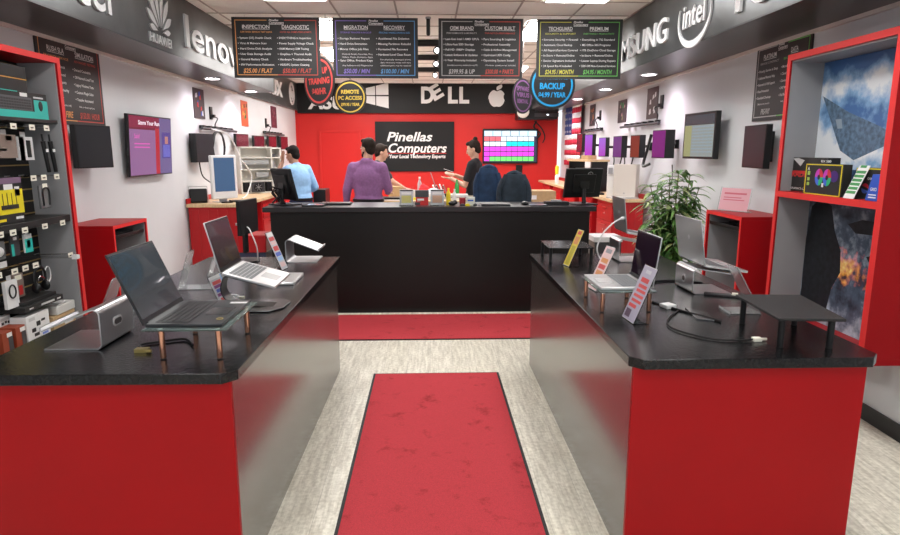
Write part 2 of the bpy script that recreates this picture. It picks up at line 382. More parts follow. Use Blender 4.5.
# back fascia
def BW(x,z,y=13.6): return frame((x,y+.001,z),(1,0,0),(0,0,1))
m=mk(pale,BW(-2.55,2.53)); m.text('ASUS',0,0,.36,.001,'LEFT',.03,shear=.15,fit=1.0,depth=.02); o=m.build('fascia_lettering'); origin(o); tag(o,'pale slanted lettering on the black back fascia behind the round red disc','sign')
m=mk(pale,BW(-1.32,2.6)); 
def wq(x0,x1,t0,t1):  # window panes flaring to the right
    f=lambda x,t:(x,(.20+(t-.5)*(.30+.22*x/.47)))
    return [f(x0,t0),f(x1,t0),f(x1,t1),f(x0,t1)]
for x0,x1 in ((0,.19),(.21,.47)):
    for t0,t1 in ((0,.47),(.53,1)): m.prism(wq(x0,x1,t0,t1),.001,.02)
o=m.build('window_logo'); origin(o); tag(o,'pale four-pane window logo on the black back fascia, right of the yellow disc','logo')
m=mk(pale,BW(-.16,2.66)); m.text('D',0,0,.45,.001,'LEFT',.04,fit=.27,depth=.02)
m.M=BW(-.16,2.66)@Matrix.Translation((.28,.04,0))@Matrix.Rotation(R(30),4,'Z'); m.text('E',0,0,.40,.001,'LEFT',.04,fit=.24,depth=.022)
m.M=BW(-.16,2.66); m.text('L',.57,0,.45,.001,'LEFT',.04,fit=.21,depth=.02).text('L',.81,0,.45,.001,'LEFT',.04,fit=.21,depth=.02)
o=m.build('fascia_lettering'); origin(o); tag(o,'pale blocky lettering with a tilted letter on the black back fascia','sign')
m=mk(pale,BW(1.45,2.75))
ap=[]
for k in range(48):
    a=2*pi*k/48; r=.185*(1-.10*abs(cos(a))**8*0)
    x=r*cos(a)*.98; y=r*sin(a)*1.02
    if sin(a)>0: y-= .045*math.exp(-(x/.05)**2)
    else: y+= .022*math.exp(-(x/.05)**2); x*=.93-.08*sin(a)**2*0
    d=math.hypot(x-.235,y-.03)
    if d<.095:
        f=.095/max(d,.001); x=.235+(x-.235)*f; y=.03+(y-.03)*f
    ap.append((x,y))
m.prism(ap,.001,.02)
lf=[(.0,.165)]
for t in range(1,8): u=t/8; lf.append((.0+.10*u-.05*sin(pi*u),.165+.125*u+.01*sin(pi*u)))
lf.append((.10,.29))
for t in range(7,0,-1): u=t/8; lf.append((.10*u+.05*sin(pi*u),.165+.125*u-.01*sin(pi*u)))
m.prism(lf,.001,.02)
o=m.build('fruit_logo'); origin(o); tag(o,'pale apple-shaped logo with a bite on the black back fascia','logo')
# ------------------------------------------------------------------ hanging price boards
boardm=mt('board_black',(.030,.031,.032),.45)
def board(M,w,h,lab,cols,border,logo=True,name='price_board',cat='price board',group='hanging price boards',hang=True,small=1.):
    """cols: list of (title,subtitle,[lines],price,colour)"""
    o=thing(name,lab,cat,(0,0,0),0,group); o.matrix_world=M
    mk(boardm).box(-w/2,w/2,-h/2,h/2,-.012,0).build('panel',o,bevel=.002)
    if hang:
        mk(steel).cyl((-w*.35,h/2,-.006),(-w*.35,h/2+.02,-.006),.002).cyl((w*.35,h/2,-.006),(w*.35,h/2+.02,-.006),.002).build('hanger',o)
    t=.008
    for i,(c,sx) in enumerate(((border[0],-1),(border[1],1))):
        b=mk(ink('%.2f%.2f%.2f'%c,c)); X=.465*w;Y=.455*h;
        g=.10*w
        for a in ((sx*g,sx*X,Y-t,Y),(0 if sx>0 else -X,X if sx>0 else 0,-Y,-Y+t)):
            b.box(min(a[0],a[1]),max(a[0],a[1]),a[2],a[3],.0004,.001)
        b.box(min(sx*X,sx*(X-t)),max(sx*X,sx*(X-t)),-Y,Y,.0004,.001)
        ti,su,ls,pr=cols[i]; cx=sx*.225*w; lx=cx-.185*w
        b.text(pr,cx,-.415*h,.062*h/.6*.6/.6,.0012,'CENTER',.02,shear=.2,fit=min(.34*w,.026*w*len(pr)))
        b.text(su,cx,.245*h,.038*h,.0012,'CENTER',.01,fit=.36*w)
        tag(b.build('border_and_price',o),'coloured border and price lettering')
    b=mk(txtw)
    for i,sx in enumerate((-1,1)):
        ti,su,ls,pr=cols[i]; cx=sx*.225*w; lx=cx-.20*w
        tw=min(.36*w,.031*w*len(ti))
        b.text(ti,cx,.315*h,.082*h,.0012,'CENTER',.015,fit=tw); b.box(cx-tw/2,cx+tw/2,.300*h,.306*h,.0006,.0012)
        y=.145*h
        for l in ls:
            if l.startswith('~'): b.text(l[1:],lx+.03*w,y+.01*h,.034*h,.0012,'LEFT',0,fit=min(.36*w,.0125*w*len(l))); y-=.050*h
            else:
                b.box(lx-.014*w,lx-.006*w,y+.010*h,y+.022*h,.0006,.0012)
                b.text(l,lx+.008*w,y,.047*h,.0012,'LEFT',.015,fit=min(.40*w,.0152*w*len(l))); y-=.088*h
    if logo:
        b.text('Pinellas',-.075*w,.435*h,.045*h,.0012,'LEFT',.03,shear=.2,fit=.11*w).text('Computers',-.075*w,.392*h,.050*h,.0012,'LEFT',.03,shear=.2,fit=.17*w).box(-.075*w,.095*w,.378*h,.384*h,.0006,.0012)
    b.build('lettering',o)
    return o
W_,H_=.905,.607
def HB(x,rz=0,z=2.715,y=6.85): return Matrix.Translation((x,y,z))@Matrix.Rotation(R(rz),4,'Z')@frame((0,0,0),(1,0,0),(0,0,1))
org,rdc,pur,blu,gry,yel,grn=(.80,.36,.12),(.62,.08,.06),(.25,.18,.62),(.12,.36,.72),(.5,.5,.5),(.72,.70,.10),(.16,.55,.12)
board(HB(-1.585,0),W_,H_,'leftmost hanging black price board with orange and red border, INSPECTION and DIAGNOSTIC',[
 ('INSPECTION','CERTIFIED BENCH TEST DIAG',['System (OS) Health Check','Virus & Malware Scan','Hard Drive Disk Analysis','User Data Storage Audit','General Battery Check','SW Performance Evaluation'],'$25.00 / FLAT'),
 ('DIAGNOSTIC','GOOD ALL COMPUTERS & PARTS',['EVERYTHING in Inspection','Power Supply Voltage Check','RAM Memory DIM Testing','Graphics + Thermal Audit','Hardware Troubleshooting','HDD/PC System Cleaning'],'$50.00 / FLAT')],(org,rdc))
board(HB(-.555,0),W_*.985,H_,'second hanging price board from the left, purple and blue border, MIGRATION and RECOVERY',[
 ('MIGRATION','STORAGE TRANSFER & BACKUP',['Storage Business Report','Hard Drive Extraction','Moves Office Job Files','~Outlook Emails, Favorites, Pics,','~Videos, Music, Contacts, Apps','Sync Office, Product Keys','~Any Software with Registration'],'$50.00 / MIN'),
 ('RECOVERY','PRICING VARIES DRIVE & SIZE',['Accidental File Deletion','Missing Partition Rebuild','Formatted File Recovery','Hardened Level Clean Room','~For physically damaged drives','~data recovery rates will vary','~additional parts may be required'],'$100.00 / MIN')],(pur,blu))
board(HB(.553,0),W_*.985,H_,'third hanging price board from the left, grey and red border, OEM BRAND and CUSTOM BUILT',[
 ('OEM BRAND','PERFORMANCE & MOBILITY',["Last-Gen Intel / AMD CPU's",'Ultra-Fast SSD Storage','Full HD 1080P+ Displays','Latest Software & Updates','1-Year Warranty Included','~Extended warranty available for any PC'],'$399.95 & UP'),
 ('CUSTOM BUILT','TOP-NOTCH PERFORMANCE',['Part Sourcing & Logistics','Professional Assembly','Cable & Airflow Management','Optimized UEFI Config','Operating System Install','~Windows activation not included'],'$300.00 + PARTS')],(gry,rdc))
board(HB(1.60,-1.5),W_,H_,'rightmost hanging price board, yellow and green border, TECHGUARD and PREMIUM',[
 ('TECHGUARD','SECURITY & SUPPORT',['Extreme Security + Firewall','Automatic Cloud Backup','All Repairs/Services Covered','In-Store + Remote/Online','Senior Signature Included','24 Speed Rx-4 Included'],'$24.95 / MONTH'),
 ('PREMIUM','EVERYTHING + PRODUCTIVITY',['Everything in TG Standard','MS Office 365 Programs','1TB OneDrive Cloud Storage','In-Store + Remote/Online','Loaner Laptop During Repairs','25% Off Non-Covered Services'],'$34.95 / MONTH')],(yel,grn))
board(frame((WL+.0122,5.24,2.19),(0,1,0),(0,0,1)),.89,.66,'black wall price board with orange and red border above the left display rack',[
 ('RUSH SLA','PRIORITY SERVICE',['Immediate Attendance','Next Hour Turnaround','While-U-Wait Reports','Front of Line Priority','Top Bench Repair','~Limited appointments only'],'$75.00 / FIRE'),
 ('SIMULATION','ADVANCED TESTING',['Demand Constraints','Off-Network Load Test','Legacy Windows Tests','Custom Plugin Suite','Transfer Automated','~Ask us about options'],'$150.00 / HOUR')],(org,rdc),group='wall price boards',hang=False)
board(frame((WX(4.93)-.0125,4.93,2.20),(-.0175,-1,0),(0,0,1)),.78,.60,'black wall price board with grey and green border beside the right red display rack',[
 ('PLATINUM','SERVICE CONTRACT',['Priority Service in Shop','Unlimited Remote Help','Network & Wifi Support','Data Protection','Scheduled Checkups','~Billed every month'],'PRE-PAY'),
 ('DATA','BUSINESS',['Monthly Site Visit','Cloud Server','Device Setup','24/7 Monitor','Full Report','~Ask for details'],'$59.95')],(gry,grn),group='wall price boards',hang=False)
# round hanging discs
def disc(x,y,z,r,rz,lab,col,lines,name='round_sign'):
    M=Matrix.Translation((x,y,z))@Matrix.Rotation(R(rz),4,'Z')@frame((0,0,0),(1,0,0),(0,0,1))
    o=thing(name,lab,'hanging sign',group='round hanging discs'); o.matrix_world=M
    pts=[(r*cos(2*pi*k/48),r*sin(2*pi*k/48)) for k in range(48)]
    mk(boardm).prism(pts,-.012,0).build('panel',o)
    mk(steel).cyl((0,r,-.006),(0,ZC-z-.001,-.006),.0025).build('hanger',o)
    cm=mt('disc_'+lab[:12],col,.4)
    b=mk(cm).ring((0,0),r*.90,r*.82,.0005,.0025,48).ring((0,0),r*.90,r*.82,-.0135,-.0125,48)
    for t,yy,s,fit in lines: b.text(t,0,yy*r,s*r,.0015,'CENTER',.04,fit=fit*r)
    tag(b.build('lettering',o),'coloured ring and lettering')
disc(-1.355,8.0,2.50,.295,-42,'red-ringed round black sign hanging partly behind the leftmost price board',(.75,.09,.08),[('TUNE UP',.30,.34,1.15),('TRAINING',-.10,.34,1.4),('$40/HR',-.52,.34,.95)])
disc(-.975,8.0,2.31,.205,-6,'yellow-ringed round black sign reading REMOTE PC ACCESS',(.80,.58,.10),[('REMOTE',.22,.30,1.1),('PC ACCESS',-.14,.30,1.45),('$99.95 / YEAR',-.50,.24,1.15)])
disc(1.51,7.8,2.445,.285,4,'blue-ringed round black sign reading BACKUP below the rightmost price board',(.03,.40,.80),[('CLOUD',.58,.26,.8),('SECURE REMOTE',.24,.2,1.3),('BACKUP',-.16,.34,1.1),('$4.99 / YEAR',-.50,.28,1.2)])
disc(1.18,8.0,2.33,.215,47,'narrow-looking round black sign with purple ring, turned sideways beside the blue one',(.30,.13,.32),[('SPYWARE',.30,.34,1.2),('VIRUS',-.05,.34,1.3),('REMOVAL',-.40,.32,1.1)])
# main logo board on red wall
M=BW(-.305,1.74,YB-.001)
o=thing('logo_board','large black sign with white shop lettering on the red back wall','sign'); o.matrix_world=M
mk(blkm).box(-.85,.85,-.53,.53,.001,.04).build('panel',o,bevel=.004)
b=mk(txtw).text('Pinellas',-.60,.12,.27,.041,'LEFT',.02,shear=.25,fit=.98,depth=.01).text('Computers',-.57,-.12,.27,.041,'LEFT',.02,shear=.25,fit=1.26,depth=.01)
b.text('Your Local Technology Experts',-.56,-.24,.105,.041,'LEFT',.03,shear=.1,fit=1.22,depth=.005); b.build('lettering',o)
tag(mk(ink('redline',(.7,.02,.02))).box(-.60,.68,-.145,-.135,.041,.044).build('underline',o),'thin red line')
# schedule screen
M=BW(1.76,1.75,YB-.02)
o=thing('wall_television','wall television showing a grid of white, cyan, magenta and green cells on the red wall','television'); o.matrix_world=M
mk(blk).box(-.60,.60,-.37,.37,0,.05).build('casing',o,bevel=.006)
def scol(n,c,s=1.1): return mt('pixels_'+n,(.02,.02,.02),.3,emit=c,es=s)
b=mk(scol('dark',(.02,.02,.05))).box(-.575,.575,-.335,.335,.0502,.051)
wt=scol('white',(.85,.93,1)); 
for i in range(6):
    x=-.565+i*.19; b.use(scol('sky',(.55,.80,.95))).box(x,x+.178,.215,.325,.0512,.053)
    b.use(wt).box(x+.02,x+.15,.265,.30,.0535,.054)
rows=[['r','r','r','w','w','w','w','w','w'],['w','w','w','w','c','c','c','c','c'],['m']*9,['m']*9,['m','g','g','g','g','g','g','g','g']]
cc=dict(r=scol('red',(.9,.12,.15)),w=wt,c=scol('cyan',(.0,.85,.9)),m=scol('magenta',(.95,.05,.85)),g=scol('green',(.15,.8,.15)))
for j,rw in enumerate(rows):
    for i,ch in enumerate(rw):
        x=-.565+i*.121; y=.115-j*.107; b.use(cc[ch]).box(x,x+.108,y-.0,y+.088,.0512,.053)
b.build('screen_image',o)
o=bl('small black equipment box under the schedule television on the red wall','box','junction_box',mk(blk,BW(1.97,1.26,YB-.001)).box(-.07,.07,-.09,.09,0,.04),bevel=.004); origin(o)
# AV cabinet in corner
o=thing('equipment_cabinet','black equipment box hung in the back right corner below the blue ringed sign','equipment box',(2.30,13.2,2.30))
mk(blk).box(-.44,.38,-.02,.499,0,.30).build('housing',o,bevel=.01)
mk(dgrey).box(-.10,.40,-.03,-.021,.05,.13).box(-.10,.40,-.03,-.021,.16,.24).build('front_grille',o)
mk(scol('led',(.8,.85,1),3)).box(.15,.19,-.034,-.030,.08,.10).build('indicator',o)
o=bl('white round dome on the black equipment box in the back corner','sensor','security_dome',mk(mt('dome_white',(.8,.8,.74),.4)).ell((1.95,13.139,2.45),(.13,.04,.13))); origin(o)
o=bl('tangled black cables hanging below the corner equipment box','cable','hanging_cable',mk(blk).tube([(2.3,13.5,2.28),(2.25,13.55,2.15),(2.4,13.6,2.02),(2.32,13.6,1.9)],.018,6).tube([(2.25,13.5,2.28),(2.42,13.55,2.12),(2.5,13.6,1.95),(2.46,13.62,1.82)],.014,6)); 
# flag
fl=mk(mt('flag_white',(.80,.79,.80),.8),frame((WX(12.3)-.028,13.1,1.37),(-.0175,-1,0),(0,0,1))); fred=mt('flag_red',(.55,.02,.05),.8); fblu=mt('flag_blue',(.05,.08,.28),.8)
fw,fh=1.55,1.30; n=13
def wv(u): return .02+.02*sin(u*9)
for i in range(n):
    fl.use(fred if i%2==0 else mt('flag_white'))
    v0=fh*(n-1-i)/n; v1=v0+fh/n
    for k in range(16):
        a=fw*k/16;b_=fw*(k+1)/16
        fl.quad([(a,v0,wv(a)),(b_,v0,wv(b_)),(b_,v1,wv(b_)),(a,v1,wv(a))])
fl.use(fblu)
for k in range(6):
    a=fw*k/16;b_=fw*(k+1)/16
    fl.quad([(a,fh*6/13,wv(a)+.003),(b_,fh*6/13,wv(b_)+.003),(b_,fh,wv(b_)+.003),(a,fh,wv(a)+.003)])
fl.use(txtw)
for r_ in range(5):
    for c_ in range(6):
        u=.05+c_*.09;v=fh*6/13+.06+r_*.125
        st=[(u+(.028 if q%2==0 else .012)*sin(2*pi*q/10),v+(.028 if q%2==0 else .012)*cos(2*pi*q/10),wv(u)+.006) for q in range(10)]
        fl.quad(st)
o=fl.build('national_flag',recalc=False); s_=o.modifiers.new('s','SOLIDIFY'); s_.thickness=.003; tag(o,'red, white and blue striped flag with a starred corner on the far right wall','flag')
# track lights and ceiling gear
def track(y,lab,x=-.05):
    o=thing('track_light',lab,'track light',(x,y,ZC),0,'black ceiling tracks')
    mk(blk).box(-.22,.34,-.03,.03,-.075,-.002).build('track',o)
    mk(blk).cyl((.16,0,-.075),(.16,0,-.12),.02).cyl((.16,-.09,-.14),(.16,.06,-.12),.05,.035).build('lamp_head',o)
    mk(mt('spot_lens',(1,1,1),.4,emit=(1,.9,.97),es=9)).cyl((.16,-.096,-.141),(.16,-.092,-.1405),.030).build('lens',o)
track(8.35,'black ceiling track with a bright spot lamp, nearest between the two middle price boards')
track(9.6,'black ceiling track with a bright spot lamp, middle one between the price boards')
track(11.0,'black ceiling track with a bright spot lamp, farthest between the price boards')
o=thing('ceiling_camera','small black cylinder camera under the ceiling between the two middle price boards','camera',(0,6.95,ZC))
mk(grey).cyl((0,0,-.02),(0,0,-.001),.03).build('mount',o); mk(blk).cyl((0,0,-.17),(0,0,-.02),.021).ell((0,0,-.17),(.021,.021,.021)).build('body',o)
o=thing('sign_bracket','small grey V-shaped ceiling bracket between the two left price boards','bracket',(-1.07,6.85,ZC))
mk(alud).tube([(-.05,0,-.06),(0,0,-.15),(.05,0,-.06)],.006,6,sub=1).tube([(-.05,0,-.06),(.05,0,-.06)],.006,6).cyl((0,0,-.06),(0,0,-.001),.005).build('bracket_arm',o)
# ------------------------------------------------------------------ left display rack
XF,XBk=-2.45,-2.70
o=thing('display_rack','tall red-framed slatwall rack full of accessories at the left edge','display rack',(-2.64,3.6,0))
def L_(m): return m
ox,oy=-2.64,3.6
Mo=Matrix.Translation((-ox,-oy,0))
mk(red_m,Mo).box(XBk-.13,XF,2.7,4.385,2.225,2.262).box(XBk-.13,XF-.0,4.35,4.385,.30,2.225).box(XBk-.13,XF,2.7,4.385,.262,.30).build('frame',o)
mk(glam,Mo).box(XBk,XF-.012,4.335,4.349,.30,2.224).build('side_panel',o)
b=mk(mt('slatwall_black',(.012,.012,.012),.5),Mo).box(XBk-.13,XBk,2.7,4.335,.30,2.224)
b.use(goldm)
for i in range(24):
    z=.36+i*.0762*1.05; b.box(XBk,XBk+.0015,2.7,4.335,z,z+.009)
b.build('back_panel',o)
for z,d in ((1.835,.012),(1.185,.0),(.43,.0)):
    mk(mt('black_shelf',(.02,.02,.02),.45),Mo).box(XBk+.001,XF-.015-d,2.75,4.333,z,z+(.022 if z>1.8 else .045)).build('shelf',o,bevel=.002)
rede=mt('lit_edge_red',(.78,.035,.035),.4)  # lighter red: light falling on the front edges, put into the colour
mk(rede,Mo).box(XF+.0002,XF+.002,2.7,4.385,2.225,2.262).box(XF+.0002,XF+.002,4.35,4.385,.30,2.225).build('lit_edge',o)
# hooks with price tags: children of the rack
def hook(y,z,xt=XF-.015,tagc=cream):
    h=mk(steel,Mo).cyl((XBk+.001,y,z+.01),(xt,y,z+.012),.0025,n=6).cyl((XBk+.002,y-.03,z+.012),(XBk+.002,y+.03,z+.012),.006,n=6).build('hook',o)
    t=mk(tagc,Mo).box(xt,xt+.0015,y-.028,y+.028,z-.012,z+.022).use(ink('tagtext',(.08,.06,.05))).box(xt+.0016,xt+.002,y-.014,y+.014,z-.002,z+.006).build('price_tag',h)
for y in (3.62,3.856,4.03,4.18): hook(y,1.797)
for y in (3.60,3.985,4.09,4.23): hook(y,1.486)
for y in (3.62,3.73,3.84,4.04,4.235): hook(y,1.178)
for y in (3.56,3.70,3.80,3.90,4.285): hook(y,.95)
# hanging packages: each a thing
def pkg(name,lab,y,z1,w,h,x=XF-.10,d=.03,m=white,art=None,cat='package',deco=None):
    """box package hung on a hook; front faces +X. z1 top, origin at base"""
    t=thing(name,lab,cat,(x,y,z1-h),0,None)
    b=mk(m).box(-d,0,-w/2,w/2,0,h)
    b.build('box',t,bevel=.0015)
    c=mk(mt('hang_tab',(.55,.55,.55),.4)).box(-d*.6,-d*.5,-w*.18,w*.18,h,h+.03); c.build('hang_tab',t)
    if deco:
        q=MB(); deco(q,w,h); q.build('print',t)
    return t
def pr(q,m,y0,y1,z0,z1): q.use(m).box(.0005,.0012,y0,y1,z0,z1)
teal=mt('teal_print',(.03,.48,.42),.4); dk=ink('dark',(.02,.02,.02)); lg_=ink('light',(.6,.6,.6)); brn=ink('brown',(.25,.19,.16))
ylw=mt('yellow_print',(.80,.66,.02),.4); wht=ink('wht',(.8,.8,.8)); rdi=ink('red',(.6,.03,.03)); grni=ink('green',(.05,.30,.08)); blui=ink('blue',(.03,.10,.55))
# keyboard box on top shelf
t=thing('keyboard_box','teal and black wireless keyboard box on the top shelf of the left rack','box',(-2.49,4.0,1.858))
mk(dk).box(-.045,0,-.27,.26,0,.158).build('box',t,bevel=.002)
q=MB(); pr(q,teal,-.27,.26,.0,.042); pr(q,teal,.12,.26,.042,.115); pr(q,mt('kb_print',(.10,.10,.11),.5),-.27,.10,.045,.125)
for i in range(4):
    for k in range(15): q.use(mt('key_print',(.03,.03,.03),.4)).box(.0013,.0018,-.26+k*.0235,-.24+k*.0235,.052+i*.016,.064+i*.016)
q.use(dk).ell((.002,.185,.08),(.004,.022,.032)); pr(q,wht,-.01,.06,.128,.15); pr(q,teal,-.27,-.03,.152,.157); pr(q,lg_,.12,.22,.125,.135)
q.build('print',t)
t=thing('black_box','matte black carton with an orange line above the keyboard box in the left rack','box',(-2.50,3.80,2.017))
mk(dk).box(-.12,0,-.2,.29,.0,.15).build('box',t,bevel=.002); q=MB(); pr(q,ink('orange_line',(.6,.3,.05)),-.2,.29,.07,.076); q.build('print',t)
def d_brown(q,w,h): pr(q,brn,-w/2,w/2,0,h); pr(q,wht,-.0,w*.3,h*.75,h*.95); pr(q,lg_,-w*.4,0,h*.3,h*.4)
pkg('accessory_box','grey and brown accessory box hanging left of the white-fronted one in the left rack',3.90,1.755,.19,.14,m=brn,deco=d_brown)
def d_w(q,w,h): pr(q,wht,-w/2,w/2,0,h); q.use(dk).box(.0013,.006,.0,.035,h*.12,h*.85); pr(q,brn,-w/2,-w*.15,0,h)
pkg('accessory_box','white package with an upright black oval device hanging on the left rack',4.09,1.745,.135,.145,m=wht,deco=d_w)
for i,(y,l) in enumerate(((4.215,'near'),(4.29,'far'))):
    t=thing('cable_pack','black slim pen-like cable pack hooked under the keyboard box, %s one of two'%l,'package',(-2.50,y,1.52))
    mk(blk).cyl((0,0,0),(.0,-.03,.20),.012,.015).cyl((0,-.03,.20),(0,-.035,.245),.006).build('sleeve',t)
    mk(wht).box(.012,.014,-.03,-.005,.13,.15).build('label',t)
t=thing('clear_blister_pack','clear blister pack with dark cable hanging above the middle shelf of left rack','package',(-2.49,4.13,1.29))
mk(mt('blister',(.16,.16,.165),.15,spec=.8)).box(-.02,0,-.05,.05,0,.15).build('blister',t,bevel=.006); mk(blk).tube([(.002,-.03,.02),(.004,-.03,.12),(.004,.03,.12),(.003,.03,.02)],.006,6).build('cable',t); mk(cream).box(.0,.002,-.025,.025,.125,.16).build('card',t)
t=thing('router_box','yellow and black wireless router box on the middle shelf of the left rack','box',(-2.50,3.80,1.2315))
mk(dk).box(-.07,0,-.18,.115,0,.27).build('box',t,bevel=.002)
q=MB(); pr(q,ylw,-.18,.115,.055,.20); pr(q,ink('mauve',(.2,.12,.2)),-.18,.115,.235,.27); pr(q,wht,-.05,.03,.20,.232); pr(q,wht,.045,.09,.16,.215); pr(q,wht,.03,.10,.02,.035); pr(q,ylw,-.16,-.06,.015,.03)
q.use(dk).box(.0014,.006,-.09,.06,.085,.11)
for k in (-.07,-.03,.01,.05): q.use(dk).box(.0014,.003,k-.002,k+.002,.11,.18)
q.build('print',t)
def d_teal(q,w,h): pr(q,teal,-w/2,w/2,0,h*.75); pr(q,dk,-w*.25,w*.2,h*.25,h*.65); pr(q,wht,-w*.3,w*.3,h*.78,h*.95)
pkg('phone_accessory_pack','teal and white hanging pack under the middle shelf of the left rack',3.93,1.148,.075,.115,x=XF-.06,d=.012,m=wht,deco=d_teal)
pkg('phone_accessory_pack','dark grey and teal hanging pack left of the brighter teal one in left rack',3.82,1.150,.08,.12,x=XF-.07,d=.012,m=dgrey,deco=lambda q,w,h:(pr(q,teal,-w/2,-w*.2,0,h*.6),pr(q,wht,-w*.2,w*.2,h*.8,h*.95)))
t=thing('adapter_pack','clear pack of grey adapters hanging at the left photo edge under the middle shelf','package',(-2.50,3.64,1.03))
mk(mt('blister')).box(-.03,0,-.06,.06,0,.11).build('blister',t,bevel=.006); mk(lg_).box(0,.003,-.03,.05,-.045,-.01).ell((.0,0,.05),(.02,.035,.03)).build('card',t)
# lower row
def d_circ(q,w,h): pr(q,wht,-w/2,w/2,0,h); q.use(dk); q.tube([(.004,.03*cos(a*pi/8),h*.6+.04*sin(a*pi/8)) for a in range(17)],.005,6,sub=1)
pkg('cable_box','white box with a coiled grey cable shown, hanging low in the left rack',3.765,.885,.11,.17,x=XF-.09,d=.02,m=wht,deco=d_circ)
pkg('cable_box','black cable carton hanging at the left photo edge beside the white coiled-cable box',3.60,.90,.11,.18,x=XF-.10,d=.03,m=dgrey,deco=lambda q,w,h:(pr(q,wht,-w*.3,w*.3,h*.05,h*.18)))
pkg('accessory_box','brown carton with cream sticker, hanging between the white box and headset',3.90,.90,.09,.15,x=XF-.13,d=.03,m=brn,deco=lambda q,w,h:(pr(q,cream,-w*.4,w*.3,h*.75,h*.95),pr(q,rdi,-w*.1,w*.3,h*.1,h*.5)))
t=thing('headset','black and silver headset hanging over the black carton low in the left rack','headset',(-2.53,4.03,.76))
mk(blk).tube([(0,-.05,.03),(0,-.055,.12),(0,0,.165),(0,.055,.12),(0,.05,.03)],.008,8).build('headband',t)
mk(blk).ell((0,-.05,.03),(.03,.015,.035)).build('ear_cup',t); mk(blk).ell((0,.05,.03),(.03,.015,.035)).build('ear_cup',t)
mk(steel).tube([(.0,-.04,.04),(.01,-.02,.10),(.01,.03,.08)],.004,6).build('microphone_boom',t)
t=thing('cable_coil','white and black coiled lead hanging beside the headset in the left rack','cable',(-2.55,4.15,.79))
mk(white).tube([(.0,.03*cos(a*pi/5),.06+.05*sin(a*pi/5)) for a in range(21)],.004,6,sub=2).build('lead',t)
# black carton
t=thing('drive_box','wide flat black carton with white print lying low in the left rack','box',(-2.53,3.97,.675))
mk(dk).box(-.14,.05,-.20,.20,0,.035).box(-.13,.02,-.16,.18,.036,.06).build('box',t,bevel=.002); mk(lg_).box(.0505,.052,-.04,.10,.012,.024).box(.0505,.052,.13,.17,.012,.022).box(.0505,.052,-.16,-.12,.014,.022).build('print',t)
t=thing('drive_box','second black carton under the wide flat one low in the left rack','box',(-2.66,3.97,.4765))
mk(dk).box(-.035,.035,-.20,.10,0,.196).build('box',t,bevel=.002)
# bottom shelf boxes
t=thing('webcam_box','white product box with black arm gadgets printed, on the bottom shelf of left rack','box',(-2.49,3.895,.4765))
mk(wht).box(-.10,0,-.115,.115,0,.17).build('box',t,bevel=.002)
q=MB(); 
for a,b_,c,d_ in ((-.07,-.03,.06,.085),(-.02,.02,.09,.12),(.0,.06,.05,.07),(-.05,.0,.03,.05),(.03,.07,.11,.125)): pr(q,dk,a,b_,c,d_)
pr(q,ink('bluish',(.2,.3,.7)),.03,.09,.02,.035); pr(q,lg_,-.09,-.03,.135,.155); pr(q,lg_,-.09,.02,.012,.020); q.build('print',t)
for i,(y,l) in enumerate(((3.60,'nearest the photo edge'),(3.72,'next to the white gadget box'))):
    t=thing('memory_box','brick-red grey-spined box low in the left rack, %s'%l,'box',(-2.49,y,.4765))
    mk(mt('brick_print',(.30,.05,.02),.5)).box(-.10,0,-.045,.045,0,.135).build('box',t,bevel=.002)
    q=MB(); pr(q,dgrey,.005,.045,0,.10); pr(q,wht,-.005,.04,.10,.125); q.build('print',t)
for i,(y,l) in enumerate(((3.62,'near the photo edge'),(3.75,'in the middle of its row'))):
    t=thing('small_white_box','small white printed box lying behind the brick-red boxes, %s'%l,'box',(-2.59,y,.4765)); mk(wht).box(-.055,-.005,-.05,.05,0,.19).build('box',t,bevel=.002)
    q=mk(dk).box(-.004,-.003,-.035,-.015,.14,.155).box(-.004,-.003,-.005,.012,.145,.16).box(-.004,-.003,.02,.035,.14,.155).use(lg_).box(-.004,-.003,-.04,.04,.165,.18); q.build('print',t)
t=thing('kraft_box','plain kraft cardboard box on the bottom shelf of the left rack','box',(-2.50,4.20,.4765))
mk(kraft).box(-.12,0,-.135,.12,0,.095).build('box',t,bevel=.002); mk(wht).box(.0005,.0012,-.01,.09,.015,.035).build('label',t)
t=thing('white_tray','low white perforated tray of adapters on the bottom shelf, far end of left rack','tray',(-2.585,4.21,.573)); mk(mt('tray_white',(.62,.62,.60),.5)).box(-.08,.09,-.10,.115,0,.06).use(lg_).box(.02,.075,-.05,.04,.061,.075).build('tray_body',t,bevel=.006)
t=thing('gripper_hook','long clear-tipped double hook sticking out of the left rack','hook',(-2.50,4.12,.955)) 
mk(dgrey).cyl((-.198,-.02,.012),(.12,.05,.0),.0022,n=6).cyl((-.198,-.02,.022),(.12,.05,.012),.0022,n=6).build('wire',t); mk(mt('frosted',(.8,.8,.8),.3)).box(.115,.15,.035,.07,-.008,.02).build('tip',t)
